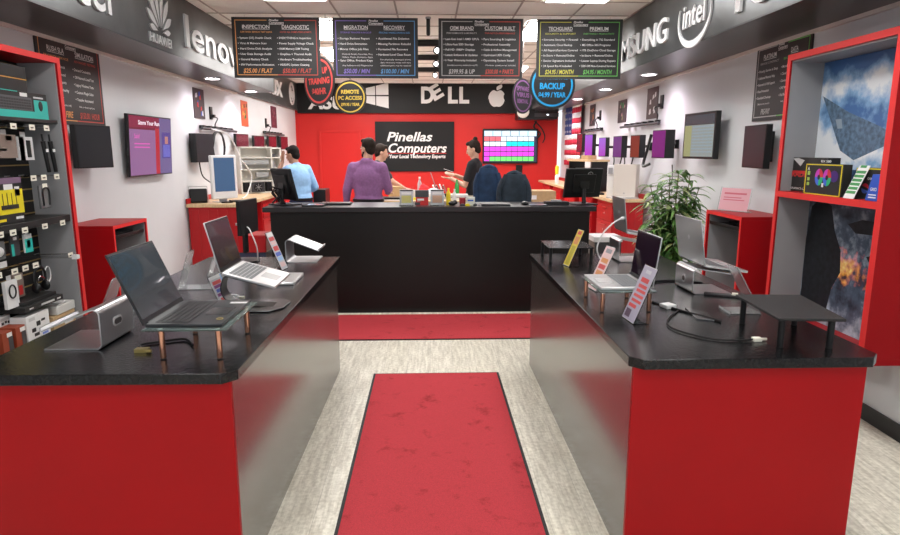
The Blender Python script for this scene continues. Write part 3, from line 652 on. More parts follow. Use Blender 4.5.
# ------------------------------------------------------------------ wall kiosks (small red fold cabinets)
def kiosk(x0,x1,y0,y1,zt,sg,lab):
    """x0 wall side, x1 front; sg=+1 opens toward +x"""
    t=thing('wall_cabinet',lab,'cabinet',((x0+x1)/2,(y0+y1)/2,.25)); M=Matrix.Translation((-(x0+x1)/2,-(y0+y1)/2,-.25)); th=.022
    a,b=min(x0,x1),max(x0,x1)
    mk(red_m,M).box(a,b,y0,y1,zt-th*1.3,zt).box(a,b,y0,y0+th,.25,zt-th*1.3).box(a,b,y1-th,y1,.25,zt-th*1.3).box(a,b,y0,y1,.228,.25).build('carcass',t,bevel=.0015)
    e0,e1=(x1+.0002,x1+.0018) if sg>0 else (x1-.0018,x1-.0002)
    mk(rede,M).box(e0,e1,y0,y1,zt-th*1.3,zt).box(e0,e1,y0,y0+th,.25,zt-th*1.3).box(e0,e1,y1-th,y1,.25,zt-th*1.3).build('lit_edge',t)  # cabinet front edges, painted lighter as if catching the light
    xb=x0+sg*.02
    mk(glam,M).box(a+.02,b-.012,y1-th-.004,y1-th-.0005,.2505,zt-th*1.3-.0005).build('liner',t)
    mk(glam,M).box(a+.02,b-.012,y0+th+.0005,y0+th+.004,.2505,zt-th*1.3-.0005).build('liner',t)
    mk(glam,M).box(min(x0+sg*.001,xb),max(x0+sg*.001,xb),y0+th+.005,y1-th-.005,.251,zt-th*1.3-.001).build('back_panel',t)
    zz=zt-.115
    f=x1-sg*.03
    mk(blk,M).box(min(xb+sg*.01,f),max(xb+sg*.01,f),y0+th+.006,y1-th-.006,zz,zz+.012).box(min(f,f+sg*.012),max(f,f+sg*.012),y0+th+.006,y1-th-.006,zz,zz+.028).build('keyboard_tray',t,bevel=.002)
    return t
kiosk(WL,-2.45,4.86,5.44,1.085,1,'red open-front wall cabinet with keyboard tray beside the left display rack')
kiosk(WX(4.6),2.36,4.60,5.20,1.165,-1,'red open-front wall cabinet with keyboard tray left of the right display rack')
for x,y,z,sg,l in ((-2.62,5.15,.9825,1,'left'),(2.58,4.9,1.0625,-1,'right')):
    t=thing('keyboard','slim black keyboard lying on the tray inside the %s red wall cabinet'%l,'keyboard',(x,y,z),0)
    mk(blk).box(-.07,.09*1,-.20,.20,0,.014).build('keyboard_body',t,bevel=.003)
    b=mk(dgrey)
    for i in range(5):
        for k in range(15): b.box(-.055+i*.026,-.034+i*.026,-.185+k*.0248,-.165+k*.0248,.0142,.019)
    tag(b.build('keys',t),kind='stuff')
t=thing('notice_stand','pink notice sheet in a clear slanted stand on top of the right red wall cabinet','notice',(2.50,5.04,1.1655),R(-60))
Mt=Matrix.Rotation(R(-12),4,'X')
mk(glass,Mt).box(-.14,.14,-.002,.002,.0,.20).build('acrylic_panel',t); mk(mt('pink_paper',(.72,.40,.45),.6),Mt).box(-.13,.13,-.0035,-.0022,.008,.192).use(ink('pinktext',(.6,.15,.2))).box(-.10,.10,-.004,-.0036,.14,.155).box(-.10,.06,-.004,-.0036,.11,.118).box(-.10,.09,-.004,-.0036,.09,.098).build('sheet',t)
mk(glass).box(-.14,.14,-.0,.07,.0,.003).build('foot',t)
# ------------------------------------------------------------------ right display rack
XR=2.43; WR0=WR; WR=WX(3.2); y0,y1=3.25,4.30; zb,zt_=.50,2.292
o=thing('display_rack','tall red-framed wall display unit with two posters and one shelf on the right','display rack',(2.62,3.78,zb))
Mo=Matrix.Translation((-2.62,-3.78,-zb))
mk(red_m,Mo).box(XR,WR,y0,y1,zt_-.04,zt_).box(XR,WR,y0-.0,y0+.045,zb,zt_-.04).box(XR,XR+.012,y1-.035,y1,zb,zt_-.04).box(XR,WR,y0,y1,zb-.035,zb).build('frame',o,bevel=.0015)
mk(glam,Mo).box(XR+.013,WR,y1-.035,y1,zb,zt_-.041).box(XR+.012,WR,y0+.0455,y1-.036,zt_-.052,zt_-.041).build('side_panel',o)
mk(blkm,Mo).box(WR-.05,WR,y0+.046,y1-.036,zb,zt_-.053).build('back_panel',o)
mk(red_m,Mo).box(XR+.0,WR-.052,y0+.046,y1-.036,1.345,1.385).build('shelf',o,bevel=.0015)
mk(rede,Mo).box(XR-.002,XR-.0002,y0,y1,zt_-.04,zt_).box(XR-.002,XR-.0002,y0,y0+.045,zb,zt_-.04).box(XR-.002,XR-.0002,y1-.035,y1,zb,zt_-.04).box(XR-.002,XR-.0002,y0+.045,y1-.035,1.345,1.385).build('lit_edge',o)  # thin front strips whose brighter red stands in for light on the edges
def poster_mat(kind):
    m=bpy.data.materials.new('poster_'+kind); m.use_nodes=True; nt=m.node_tree; b=nt.nodes['Principled BSDF']; N=nt.nodes.new; L=nt.links.new
    tc=N('ShaderNodeTexCoord'); g=N('ShaderNodeSeparateXYZ'); L(tc.outputs['Generated'],g.inputs[0])
    n=N('ShaderNodeTexNoise'); n.inputs['Scale'].default_value=3.2 if kind=='sky' else 7; n.inputs['Detail'].default_value=8; n.inputs['Roughness'].default_value=.6; L(tc.outputs['Object'],n.inputs['Vector'])
    r=N('ShaderNodeValToRGB'); e=r.color_ramp.elements
    if kind=='sky':
        e[0].position=.36; e[0].color=(.05,.15,.38,1); e[1].position=.60; e[1].color=(.85,.90,.95,1); x=e.new(.46); x.color=(.24,.44,.70,1)
    else:
        e[0].position=.33; e[0].color=(.012,.020,.035,1); e[1].position=.70; e[1].color=(.50,.60,.70,1); x=e.new(.52); x.color=(.09,.13,.19,1)
    # height gradient shifts the noise
    ma=N('ShaderNodeMath'); ma.operation='MULTIPLY_ADD'
    cr=N('ShaderNodeValToRGB'); ce=cr.color_ramp.elements; L(g.outputs['Z'],cr.inputs[0])
    if kind=='sky':
        ce[0].position=0; ce[0].color=(.42,.42,.42,1); ce[1].position=1; ce[1].color=(.28,.28,.28,1)
        for p,v in ((.12,.40),(.3,.66),(.45,.58),(.62,.42),(.8,.62),(.92,.42)): q=ce.new(p); q.color=(v,v,v,1)
    else:
        ce[0].position=0; ce[0].color=(.62,.62,.62,1); ce[1].position=1; ce[1].color=(.45,.45,.45,1); q=ce.new(.4); q.color=(.45,.45,.45,1); q=ce.new(.7); q.color=(.55,.55,.55,1)
    sb=N('ShaderNodeMath'); sb.operation='SUBTRACT'; L(cr.outputs[0],sb.inputs[0]); sb.inputs[1].default_value=.5
    ad=N('ShaderNodeMath'); ad.operation='ADD'; L(n.outputs[0],ad.inputs[0]); L(sb.outputs[0],ad.inputs[1]); L(ad.outputs[0],r.inputs[0])
    out=r.outputs[0]
    if kind!='sky':
        # printed orange glow blob
        mp=N('ShaderNodeMapping'); mp.inputs['Location'].default_value=(0,-.62*1,-.50); L(tc.outputs['Generated'],mp.inputs[0])
        s2=N('ShaderNodeSeparateXYZ'); L(mp.outputs[0],s2.inputs[0])
        v=N('ShaderNodeCombineXYZ'); L(s2.outputs['Y'],v.inputs[0]); 
        k=N('ShaderNodeMath'); k.operation='MULTIPLY'; L(s2.outputs['Z'],k.inputs[0]); k.inputs[1].default_value=2.2; L(k.outputs[0],v.inputs[1])
        ln=N('ShaderNodeVectorMath'); ln.operation='LENGTH'; L(v.outputs[0],ln.inputs[0])
        n2=N('ShaderNodeTexNoise'); n2.inputs['Scale'].default_value=16; n2.inputs['Detail'].default_value=6; L(tc.outputs['Object'],n2.inputs['Vector'])
        a2=N('ShaderNodeMath'); a2.operation='ADD'; L(ln.outputs['Value'],a2.inputs[0]); 
        k2=N('ShaderNodeMath'); k2.operation='MULTIPLY'; L(n2.outputs[0],k2.inputs[0]); k2.inputs[1].default_value=.9; L(k2.outputs[0],a2.inputs[1])
        r2=N('ShaderNodeValToRGB'); f=r2.color_ramp.elements; f[0].position=.46; f[0].color=(1,.78,.30,1); f[1].position=.86; f[1].color=(0,0,0,1); q=f.new(.60); q.color=(.85,.34,.04,1); q=f.new(.74); q.color=(.10,.05,.03,1)
        L(a2.outputs[0],r2.inputs[0])
        mx=N('ShaderNodeMix'); mx.data_type='RGBA'; mx.blend_type='LIGHTEN'; mx.inputs[0].default_value=1; L(out,mx.inputs[6]); L(r2.outputs[0],mx.inputs[7]); out=mx.outputs[2]
    L(out,b.inputs['Base Color']); b.inputs['Roughness'].default_value=.3
    return m
M=frame((WR-.0505,y1-.036,0),(0,-1,0),(0,0,1)); W=y1-y0-.082
t=thing('wall_poster','blue cloudy sky poster with a dark wedge in the right rack upper bay','poster',(WR-.0525,3.78,1.386))
Mo2=Matrix.Translation((-(WR-.0525),-3.78,-1.386))@M
b=mk(poster_mat('sky'),Mo2).box(0,W,1.386,2.238,.0,.002); b.build('sheet',t)
q=mk(mt('print_slate',(.10,.17,.26),.35,noise=.5,nscale=30),Mo2)
q.prism([(.02,2.02),(.30,1.90),(.60,1.80),(.74,1.74),(.70,1.70),(.40,1.60),(.26,1.66)],.0021,.0026)
q.use(mt('print_slate2',(.30,.38,.46),.35)).prism([(.18,1.86),(.24,1.86),(.26,1.80),(.21,1.80)],.0027,.003).use(mt('print_slate3',(.05,.11,.22),.35,noise=.4,nscale=40)).prism([(.20,1.387),(.20,1.50),(.28,1.52),(.36,1.50),(.38,1.54),(.46,1.54),(.48,1.387)],.0021,.0026)
q.use(mt('print_brown',(.10,.08,.08),.4,noise=.5,nscale=30)).prism([(.78,1.85),(.80,2.02),(.83,2.10),(.86,1.95),(.90,1.86),(.90,1.70),(.83,1.72)],.0027,.003)
tag(q.build('printed_shape',t),'dark slate shapes printed on the sky')
t=thing('wall_poster','dark stormy poster with an orange glow in the lower bay of the right rack','poster',(WR-.0525,3.78,.501))
Mo2=Matrix.Translation((-(WR-.0525),-3.78,-.501))@M
mk(poster_mat('storm'),Mo2).box(0,W,.501,1.344,0,.002).build('sheet',t)
q=mk(mt('print_black',(.012,.015,.02),.35,noise=.6,nscale=25),Mo2)
q.prism([(.01,.55),(.0,1.05),(.03,1.28),(.12,1.34),(.24,1.30),(.30,1.14),(.38,1.02),(.40,.88),(.33,.76),(.30,.60),(.20,.53),(.10,.52)],.0021,.0026)
q.prism([(.42,1.20),(.55,1.24),(.80,1.24),(.70,1.16),(.50,1.15)],.0021,.0026).prism([(.62,1.02),(.75,1.07),(.88,1.03),(.80,.95),(.68,.96)],.0021,.0026)
tag(q.build('printed_shape',t),'black blotches printed on the storm')
WR=WR0
# boxes on shelf
def shelf_box(name,lab,yc,w,h,d,x,deco,m=dk,rz=-90):
    t=thing(name,lab,'box',(x,yc,1.3855),R(rz))   # local -Y faces -X world
    mk(m).box(-w/2,w/2,0,d,0,h).build('box',t,bevel=.002)
    q=MB(Matrix.Translation((0,-.0006,0))); deco(q); q.build('print',t); return t
def P_(q,m,x0,x1,z0,z1,dd=0): q.use(m).box(x0,x1,-.0008-dd,0-dd,z0,z1)
def dA(q):
    P_(q,rdi,-.18,.08,.12,.14); q.use(rdi); q.M=q.M@frame((0,0,0),(1,0,0),(0,0,1)); q.text('RADEON',-.19,.10,.05,.0006,'LEFT',.03,fit=.28); q.use(wht).text('GRAPHICS CARD',-.19,.015,.018,.0006,'LEFT',.01,fit=.2).text('RX 580',.12,.20,.02,.0006,'LEFT',.02,fit=.10); q.use(lg_).prism([(-.19,.22),(-.10,.17),(-.06,.21),(-.13,.225)],.0004,.0008)
shelf_box('graphics_card_box','large black carton with red lettering, leftmost on the red shelf of the right rack',4.072,.38,.228,.08,2.515,dA)
def dB(q):
    q.M=q.M@frame((0,0,0),(1,0,0),(0,0,1)); q.use(ylw).box(-.18,-.172,0,.19,.0002,.001).box(.172,.18,0,.19,.0002,.001).box(-.18,.18,0,.006,.0002,.001).box(-.18,.18,.184,.19,.0002,.001)
    for cx in (-.035,.045):
        for k,c in enumerate(((.6,.03,.05),(.55,.05,.5),(.05,.15,.7),(.03,.5,.2))):
            q.use(mt('fan%d'%k,c,.4)); a0=k*pi/2
            q.prism([(cx,.11)]+[(cx+.04*cos(a0+j*pi/12),.11+.052*sin(a0+j*pi/12)) for j in range(7)],.0012,.002)
        q.use(dk).prism([(cx+.013*cos(a),.11+.016*sin(a)) for a in [k*pi/8 for k in range(16)]],.0022,.003)
    q.use(ink('violet',(.06,.02,.18))).prism([(.11+.04*cos(a),.12+.035*sin(a)) for a in [k*pi/8 for k in range(16)]],.001,.0015)
    q.use(mt('lime',(.35,.55,.1),.4)).box(-.155,-.13,.12,.145,.001,.002).box(-.155,-.13,.085,.105,.001,.002).box(-.155,-.13,.055,.075,.001,.002); q.use(wht).text('A',-.16,.15,.03,.001,'LEFT',.02).box(.0,.02,.05,.075,.0032,.0036)
shelf_box('case_fan_box','black carton with two rainbow fans and yellow edges on the right red shelf',3.82,.375,.192,.055,2.450,dB)
def dC(q):
    q.M=q.M@frame((0,0,0),(1,0,0),(0,0,1)); q.use(ylw).box(-.15,-.143,0,.175,.0002,.001).box(-.15,.15,.168,.175,.0002,.001); q.use(mt('fan0')).prism([(-.06+.03*cos(a),.06+.03*sin(a)) for a in [k*pi/6 for k in range(6)]],.001,.002); q.use(mt('fan2')).prism([(-.06+.03*cos(a),.06+.03*sin(a)) for a in [pi+k*pi/6 for k in range(6)]],.001,.002); q.use(wht).text('CORE',-.12,.145,.014,.001,'LEFT',.01).text('GAMING',-.05,.11,.02,.001,'LEFT',.01)
shelf_box('case_fan_box','black carton with yellow edge behind the slanted green card on right shelf',3.46,.28,.177,.07,2.515,dC)
t=thing('price_card_stand','slanted white and green price card standing on the red shelf of right rack','sign',(2.437,3.545,1.386),R(-90))
Mc=frame((.0,0,0),(1,0,0),(0,.42,1))
b=mk(wht,Mc).box(-.045,.045,0,.205,-.002,0); b.build('card',t)
q=MB(Mc)
for k in range(6): q.use(grni).box(-.042,.037,.03+k*.025,.047+k*.025,.0004,.001)
q.use(grni).box(-.03,.02,.19,.205,.0004,.001); q.build('print',t)
mk(glass).box(-.05,.06,-.0,.06,0,.002).build('foot',t)
t=thing('software_box','royal blue slanted software box at the right end of the red shelf','box',(2.445,3.36,1.386),R(-90))
mk(blui).prism([(-.055,0),(.055,0),(.055,.145),(-.015,.145)],0,.05,'y').build('box',t,bevel=.002)
mk(wht,frame((0,-.0008,0),(1,0,0),(0,0,1))).text('GRID',-.02,.055,.025,.0,'LEFT',.01,fit=.05).box(-.03,.03,.03,.036,0,.0006).box(-.03,.03,.015,.022,0,.0006).build('print',t)
t=thing('cable_bundle','dark coiled cable bundle behind the blue box on the right red shelf','cable',(2.60,3.42,1.386)); mk(dgrey).tube([(.03*cos(a),.05*sin(a),.015+.012*a) for a in [k*.7 for k in range(18)]],.010,6,sub=2).build('coil',t)
# ------------------------------------------------------------------ wall screens
def wall_screen(name,lab,M,w,h,th,off,img=None,face=scr2,bez=.012,group=None,cat='monitor',parts=True):
    """M: frame at centre of the screen face, w axis toward the viewer; off: distance back to the wall mount"""
    o=thing(name,lab,cat,group=group); o.matrix_world=M
    mk(blk).box(-w/2,w/2,-h/2,h/2,-th,0).box(-w*.3,w*.3,-h*.3,h*.3,-th-.02,-th).build('casing',o,bevel=.004)
    b=mk(face).box(-w/2+bez,w/2-bez,-h/2+bez,h/2-bez,.0003,.001); b.build('screen',o)
    if img: q=MB(); img(q,w/2-bez,h/2-bez); tag(q.build('screen_image',o),'bright picture on the screen')
    return o
def mount(o,M,wallx,h=.12,drop=0.):
    Mi=M.inverted(); wallx=wallx if wallx<0 else WX(M.translation.y)
    c=M@V((0,drop,-.05)); wpt=V((wallx,c.y,c.z)); a=Mi@c; b=Mi@wpt
    q=mk(blk).cyl(a,b,.018,n=8); 
    s=1 if wallx<0 else -1
    p=[Mi@V((wallx+s*.006,c.y+dy,c.z+dz)) for dy,dz in ((0,-h),(0,h))]
    q.cyl(p[0],p[1],.03,n=8); q.build('wall_mount',o)
def px(n,c,s=.9): return mt('pixels_'+n,(.02,.02,.02),.25,emit=c,es=s)
def img_l(q,a,b):
    q.use(px('crimson',(.22,.01,.04),.4)).box(-a,a,-b,b,.0012,.0014).use(px('maroon',(.40,.02,.08),.35)).box(-a,a*.4,b*.62,b,.0016,.0018)
    q.use(px('mauve',(.45,.22,.50),.38)).box(-a,a*.18,-b,b*.55,.0016,.0018).use(px('redbar',(.65,.02,.04),.45)).box(a*.18,a*.38,-b,b*.62,.0018,.002)
    q.use(px('lilac',(.25,.20,.50),.35)).box(a*.38,a,-b,b,.0016,.0018).use(px('navy',(.06,.05,.25),.7)).box(a*.50,a*.95,-b*.45,b*.5,.002,.0022)
    q.use(px('face',(.45,.20,.18),.7)).box(a*.66,a*.82,b*.08,b*.35,.0024,.0026).use(px('shirtb',(.10,.12,.5),.7)).box(a*.56,a*.92,-b*.4,b*.05,.0024,.0026)
    q.use(px('white2',(.9,.8,.9),.8)).text('Store Your Run',-a*.6,b*.72,b*.2,.0022,'LEFT',.02,fit=a*1.0).use(px('hotpink',(.6,.1,.4),.8)).text('Sale!',-a*.8,b*.25,b*.22,.0022,'LEFT',.01)
    for k in range(2): q.box(-a*.8,-a*.1,b*(.05-k*.12),b*(.09-k*.12),.0022,.0024)
Mx=frame((-2.76,6.39,1.705),(.02,1,0),(0,0,1))@Matrix.Rotation(R(3),4,'X')
o=wall_screen('wall_television','wall television showing a purple and red web page, left of the price board',Mx,.92,.58,.035,.1,img_l,cat='television'); mount(o,Mx,WL)
Mx=frame((-2.70,5.20,1.69),(.30,1,0),(0,0,1)); o=wall_screen('wall_monitor','square black wall monitor between the left price board and red wall cabinet',Mx,.36,.34,.05,.1,None,group='wall monitors'); mount(o,Mx,WL)
def img_r(q,a,b):
    q.use(px('appbar',(.03,.04,.05),.8)).box(-a,a,b*.55,b,.0012,.0014).use(px('sheet',(.32,.38,.36),.5)).box(-a,a,-b,b*.52,.0012,.0014).use(px('olive',(.28,.30,.14),.7)).box(-a,-a*.5,-b,b*.5,.0016,.0018)
    for k in range(9): q.use(px('row',(.22,.30,.34),.7)).box(-a*.45,a*.95,b*(.40-k*.15),b*(.46-k*.15),.0016,.0018)
    for k in range(4): q.box(-a*(.3-k*.32),-a*(.28-k*.32),-b,b*.5,.0018,.002)
Mx=frame((2.60,6.03,1.80),(.08,-1,0),(0,0,1)); o=wall_screen('wall_television','wall-mounted screen with a pale spreadsheet page, above the potted plant',Mx,.60,.44,.05,.1,img_r,bez=.022,cat='television'); mount(o,Mx,WR)
Mx=frame((2.60,4.98,1.69),(-.10,-1,0),(0,0,1)); o=wall_screen('wall_monitor','square black wall monitor above the right red wall cabinet',Mx,.42,.34,.05,.1,None,group='wall monitors'); mount(o,Mx,WR)
# row of small workshop monitors on the right wall; on the left wall
def grad(n,c1,c2):
    if n in MATS: return MATS[n]
    m=mt(n,c1,.12); nt=m.node_tree; b=nt.nodes['Principled BSDF']; tc=nt.nodes.new('ShaderNodeTexCoord'); s=nt.nodes.new('ShaderNodeSeparateXYZ'); r=nt.nodes.new('ShaderNodeValToRGB')
    r.color_ramp.elements[0].color=(*c1,1); r.color_ramp.elements[1].color=(*c2,1); nt.links.new(tc.outputs['Generated'],s.inputs[0]); nt.links.new(s.outputs['Y'],r.inputs[0]); nt.links.new(r.outputs[0],b.inputs['Emission Color']); b.inputs['Emission Strength'].default_value=.28; return m
g1=grad('violet_screen',(.25,.03,.35),(.10,.25,.75)); g2=grad('plum_screen',(.10,.02,.13),(.09,.02,.14)); g3=grad('rust_screen',(.12,.03,.02),(.10,.03,.03)); g4=grad('maroon_screen',(.10,.01,.02),(.12,.01,.02))
def bench_mon(x,y,z,w,h,ang,side,lab,face,th=.06):
    if side>0: Mx=frame((x,y,z),(sin(R(ang)),-cos(R(ang)),0),(0,0,1))
    else: Mx=frame((x,y,z),(sin(R(ang)),cos(R(ang)),0),(0,0,1))
    o=wall_screen('bench_monitor',lab,Mx,w,h,th,.1,None,face=face,bez=.010,group='workbench wall monitors'); mount(o,Mx,WR if side>0 else WL,.05); return o
bench_mon(2.56,6.97,1.73,.32,.31,6,1,'plum-tinted square monitor on the right wall, nearest to the plant',g2,.11)
bench_mon(2.58,7.84,1.71,.24,.28,10,1,'rust-tinted monitor on the right wall, second from the plant',g3,.08)
bench_mon(2.58,8.58,1.71,.28,.29,8,1,'dark violet monitor with a tangle of leads on the right wall, third from the plant',g2,.08)
bench_mon(2.58,9.34,1.71,.26,.28,8,1,'violet glowing monitor on the right wall, second from the flag',g1)
bench_mon(2.58,10.14,1.745,.32,.34,8,1,'blue and violet glowing monitor on the right wall beside the flag',g1)
bench_mon(2.60,10.86,1.79,.26,.31,8,1,'maroon monitor on the right wall overlapping the striped flag',g4)
bench_mon(-2.70,7.72,1.69,.36,.34,14,-1,'plain black square monitor on the left wall, left of the round cable coil',scr2,.09)
bench_mon(-2.74,9.41,1.80,.46,.20,6,-1,'maroon monitor on the left wall above the white cabinet, nearest of four',g4,.04)
bench_mon(-2.74,10.33,1.80,.44,.19,6,-1,'maroon monitor on the left wall above the white cabinet, second of four',g4,.04)
bench_mon(-2.74,11.2,1.81,.38,.19,6,-1,'maroon monitor on the left wall, third of four above the cabinet',g4,.04)
bench_mon(-2.74,12.1,1.80,.40,.24,6,-1,'maroon monitor on the left wall behind the head in the blue shirt',g4)
# rails
def rail(x,ya,yb,z,lab):
    s=1 if x<0 else -1
    x=x if x<0 else WX((ya+yb)/2)
    t=thing('cable_rail',lab,'rail',(x,(ya+yb)/2,z)); h=(yb-ya)/2
    mk(dgrey).cyl((s*.06,-h,0),(s*.06,h,0),.018,n=10).cyl((0,-h*.8,0),(s*.06,-h*.8,0),.015,n=8).cyl((0,h*.8,0),(s*.06,h*.8,0),.015,n=8).build('bar',t)
    b=mk(blk)
    for k in range(6): yy=-h*.85+k*h*.32; b.box(s*.035-.03,s*.035+.03,yy-.03,yy+.03,.0,.04)
    b.build('plug_block',t)
rail(WL,7.9,9.3,1.93,'dark cable rail on the left wall above the white monitor')
rail(WL,10.9,12.3,1.95,'dark cable rail on the left wall farther back by the blue shirt')
rail(WR,7.5,9.0,1.985,'dark cable rail on the right wall above the nearest workbench monitors')
rail(WR,10.2,11.4,1.99,'dark cable rail on the right wall beside the striped flag')
def lead(lab,pts,r=.008,m=blk,name='cable',g=None):
    o=mk(m).tube(pts,r,6).build(name); origin(o); return tag(o,lab,'cable',g)
for x,y,z,l in ((WL,8.42,2.13,'left wall nearer'),(WL,11.2,2.12,'left wall farther'),(WR,7.55,2.22,'right wall nearer'),(WR,10.45,2.22,'right wall farther')):
    s=1 if x<0 else -1
    x=x if x<0 else WX(y)
    t=thing('wall_outlet','dark wall outlet with plug and dangling lead high on the %s'%l,'outlet',(x,y,z))
    mk(blk).box(min(0,s*.02),max(0,s*.02),-.04,.04,-.07,.09).build('cover',t,bevel=.004); mk(blk).box(min(s*.021,s*.06),max(s*.021,s*.06),-.025,.025,-.05,-.01).build('plug',t); mk(blk).tube([(s*.05,0,-.04),(s*.07,.06,-.06),(s*.06,-.02,-.14),(s*.05,.02,-.19)],.008,6).build('lead',t)
# small posters between outlets
def mini(x,y,z,w,h,lab,cols,seed):
    s=1 if x<0 else -1
    x=x if x<0 else WX(y)
    M=frame((x+s*.004,y,z),(0 if s>0 else -.0175,s,0),(0,0,1)); o=thing('small_poster',lab,'poster'); o.matrix_world=M
    mk(cols[0]).box(-w/2,w/2,-h/2,h/2,-.0015,.006).build('sheet',o); rr=random.Random(seed); q=MB()
    for k in range(9):
        a=rr.uniform(-w*.36,w*.25);b=rr.uniform(-h*.4,h*.3); q.use(cols[1+k%(len(cols)-1)]).prism([(a,b),(a+w*.14,b+rr.uniform(-.01,.02)),(a+w*.12,b+h*.16),(a+w*.03,b+h*.13)],.0062,.007+k*.0002)
    q.build('print',o)
pm=ink('posterdark',(.05,.035,.04)); 
mini(WL,8.02,2.23,.36,.36,'small dark poster with white, blue and red figures, nearest on the left wall',[pm,wht,blui,rdi],1)
mini(WL,9.95,2.22,.34,.38,'small red, orange and green poster on the left wall',[ink('orng',(.65,.12,.05)),grni,ink('org2',(.8,.45,.1)),dk],2)
mini(WL,11.8,2.26,.40,.38,'small maroon poster on the left wall, farthest back',[ink('maroonp',(.12,.02,.04)),ink('mar2',(.3,.1,.12)),pm],3)
mini(WR,7.90,2.24,.40,.38,'small brown poster with white figures, nearest on the right wall',[ink('brownp',(.09,.06,.06)),wht,wht],4)
mini(WR,9.2,2.22,.42,.32,'small dark poster with green and pink picture on the right wall',[pm,grni,ink('pinkp',(.45,.25,.25)),ink('olivep',(.2,.2,.1))],5)
mini(WR,11.0,2.26,.38,.36,'small dark poster with orange streak near the striped flag',[pm,ink('orp',(.5,.2,.05)),ink('mar2')],6)
# ------------------------------------------------------------------ things on the island counters (top at z=.8805)
ZT=.8808
lapgrey=mt('laptop_silver',(.60,.61,.62),.32,metal=.85); lapdk=mt('laptop_black',(.022,.024,.028),.32,metal=.3)
keym=mt('key_dark',(.02,.02,.022),.5); keyl=mt('key_grey',(.16,.17,.18),.5)
def laptop(name,lab,loc,rz,w,d,lid,open_,tilt=0.,body=lapgrey,keys=keyl,scr=screen,logo=None,lidback=None,group=None):
    """local: hinge line along x at y=0, deck extends to -y, lid rises from hinge. tilt raises the hinge edge."""
    t=thing(name,lab,'laptop',loc,rz,group)
    T=Matrix.Rotation(R(-tilt),4,'X'); T=Matrix.Rotation(R(tilt),4,'X')
    th=.013
    mk(body,T).box(-w/2,w/2,-d,0,0,th).build('deck',t,bevel=.003)
    b=mk(keys,T)
    for r_ in range(6):
        for k in range(15):
            x=-w*.43+k*w*.86/15; y=-d*.10-r_*d*.075
            b.box(x,x+w*.05,y-d*.06,y,th+.0003,th+.002)
    tag(b.build('keys',t),kind='stuff')
    mk(mt('touchpad_'+body.name,tuple(c*.8 for c in body.node_tree.nodes['Principled BSDF'].inputs[0].default_value[:3]),.25),T).box(-w*.15,w*.15,-d*.92,-d*.60,th+.0003,th+.0009).build('touchpad',t)
    if lid:
        L_=T@Matrix.Translation((0,.004,th-.004))@Matrix.Rotation(R(90-open_),4,'X')  # lid upright when open_=90; leaning back when more
        # local lid: x, z up, front face -y
        q=mk(lidback or body,L_).box(-w/2,w/2,0,.006,0,lid); ld=q.build('lid',t,bevel=.002)
        mk(blk,L_).box(-w/2+.003,w/2-.003,-.0012,-.0002,.004,lid-.003).use(scr).box(-w/2+.008,w/2-.008,-.0018,-.0013,.022,lid-.009).build('screen',ld)
        if logo:
            q=mk(logo,L_@frame((0,.0062,lid*.55),(-1,0,0),(0,0,1))); q.prism([(.012*cos(a),.013*sin(a)) for a in [k*pi/8 for k in range(16)]],0,.0006); q.build('lid_emblem',ld)
        mk(blk,T).cyl((-w*.42,.002,th*.6),(w*.42,.002,th*.6),.006,n=8).build('hinge',t)
    return t
def glass_riser(lab,corners,zt,legs,leg_m=copper,plate_m=gglass,name='laptop_riser',th=.008,r=.011,cap=True):
    cx=sum(p[0] for p in corners)/4; cy=sum(p[1] for p in corners)/4
    t=thing(name,lab,'riser stand',(cx,cy,ZT)); h=zt-ZT
    mk(plate_m).prism([(x-cx,y-cy) for x,y in corners],h-th,h).build('plate',t,bevel=.003)
    for x,y in legs:
        q=mk(leg_m).cyl((x-cx,y-cy,.004 if cap else 0),(x-cx,y-cy,h-th),r,n=18)
        if cap: q.use(blk).cyl((x-cx,y-cy,0),(x-cx,y-cy,.004),r*1.05,n=18).use(steel).cyl((x-cx,y-cy,h-th-.006),(x-cx,y-cy,h-th-.0005),r*1.15,n=18)
        q.build('leg',t)
    return t
def bend(pts,y0,y1,th,m,M=None):
    """thick bent sheet: profile pts in xz, extruded along y"""
    q=mk(m,M); n=len(pts); nor=[]
    for i in range(n):
        a=V(pts[max(i-1,0)]);b=V(pts[min(i+1,n-1)]); d=(b-a).normalized(); nor.append(V((-d.y,d.x)))
    O=[(pts[i][0]+nor[i].x*th,pts[i][1]+nor[i].y*th) for i in range(n)]
    A=[[q._v((p[0],y,p[1])) for p in pts] for y in (y0,y1)]; B=[[q._v((p[0],y,p[1])) for p in O] for y in (y0,y1)]
    for i in range(n-1):
        q._f([A[0][i],A[0][i+1],A[1][i+1],A[1][i]],True); q._f([B[0][i],B[1][i],B[1][i+1],B[0][i+1]],True)
        q._f([A[0][i],B[0][i],B[0][i+1],A[0][i+1]]); q._f([A[1][i],A[1][i+1],B[1][i+1],B[1][i]])
    for i in (0,n-1): q._f([A[0][i],A[1][i],B[1][i],B[0][i]])
    return q
def arcpts(cx,cz,r,a0,a1,n=8): return [(cx+r*cos(R(a0+(a1-a0)*k/n)),cz+r*sin(R(a0+(a1-a0)*k/n))) for k in range(n+1)]
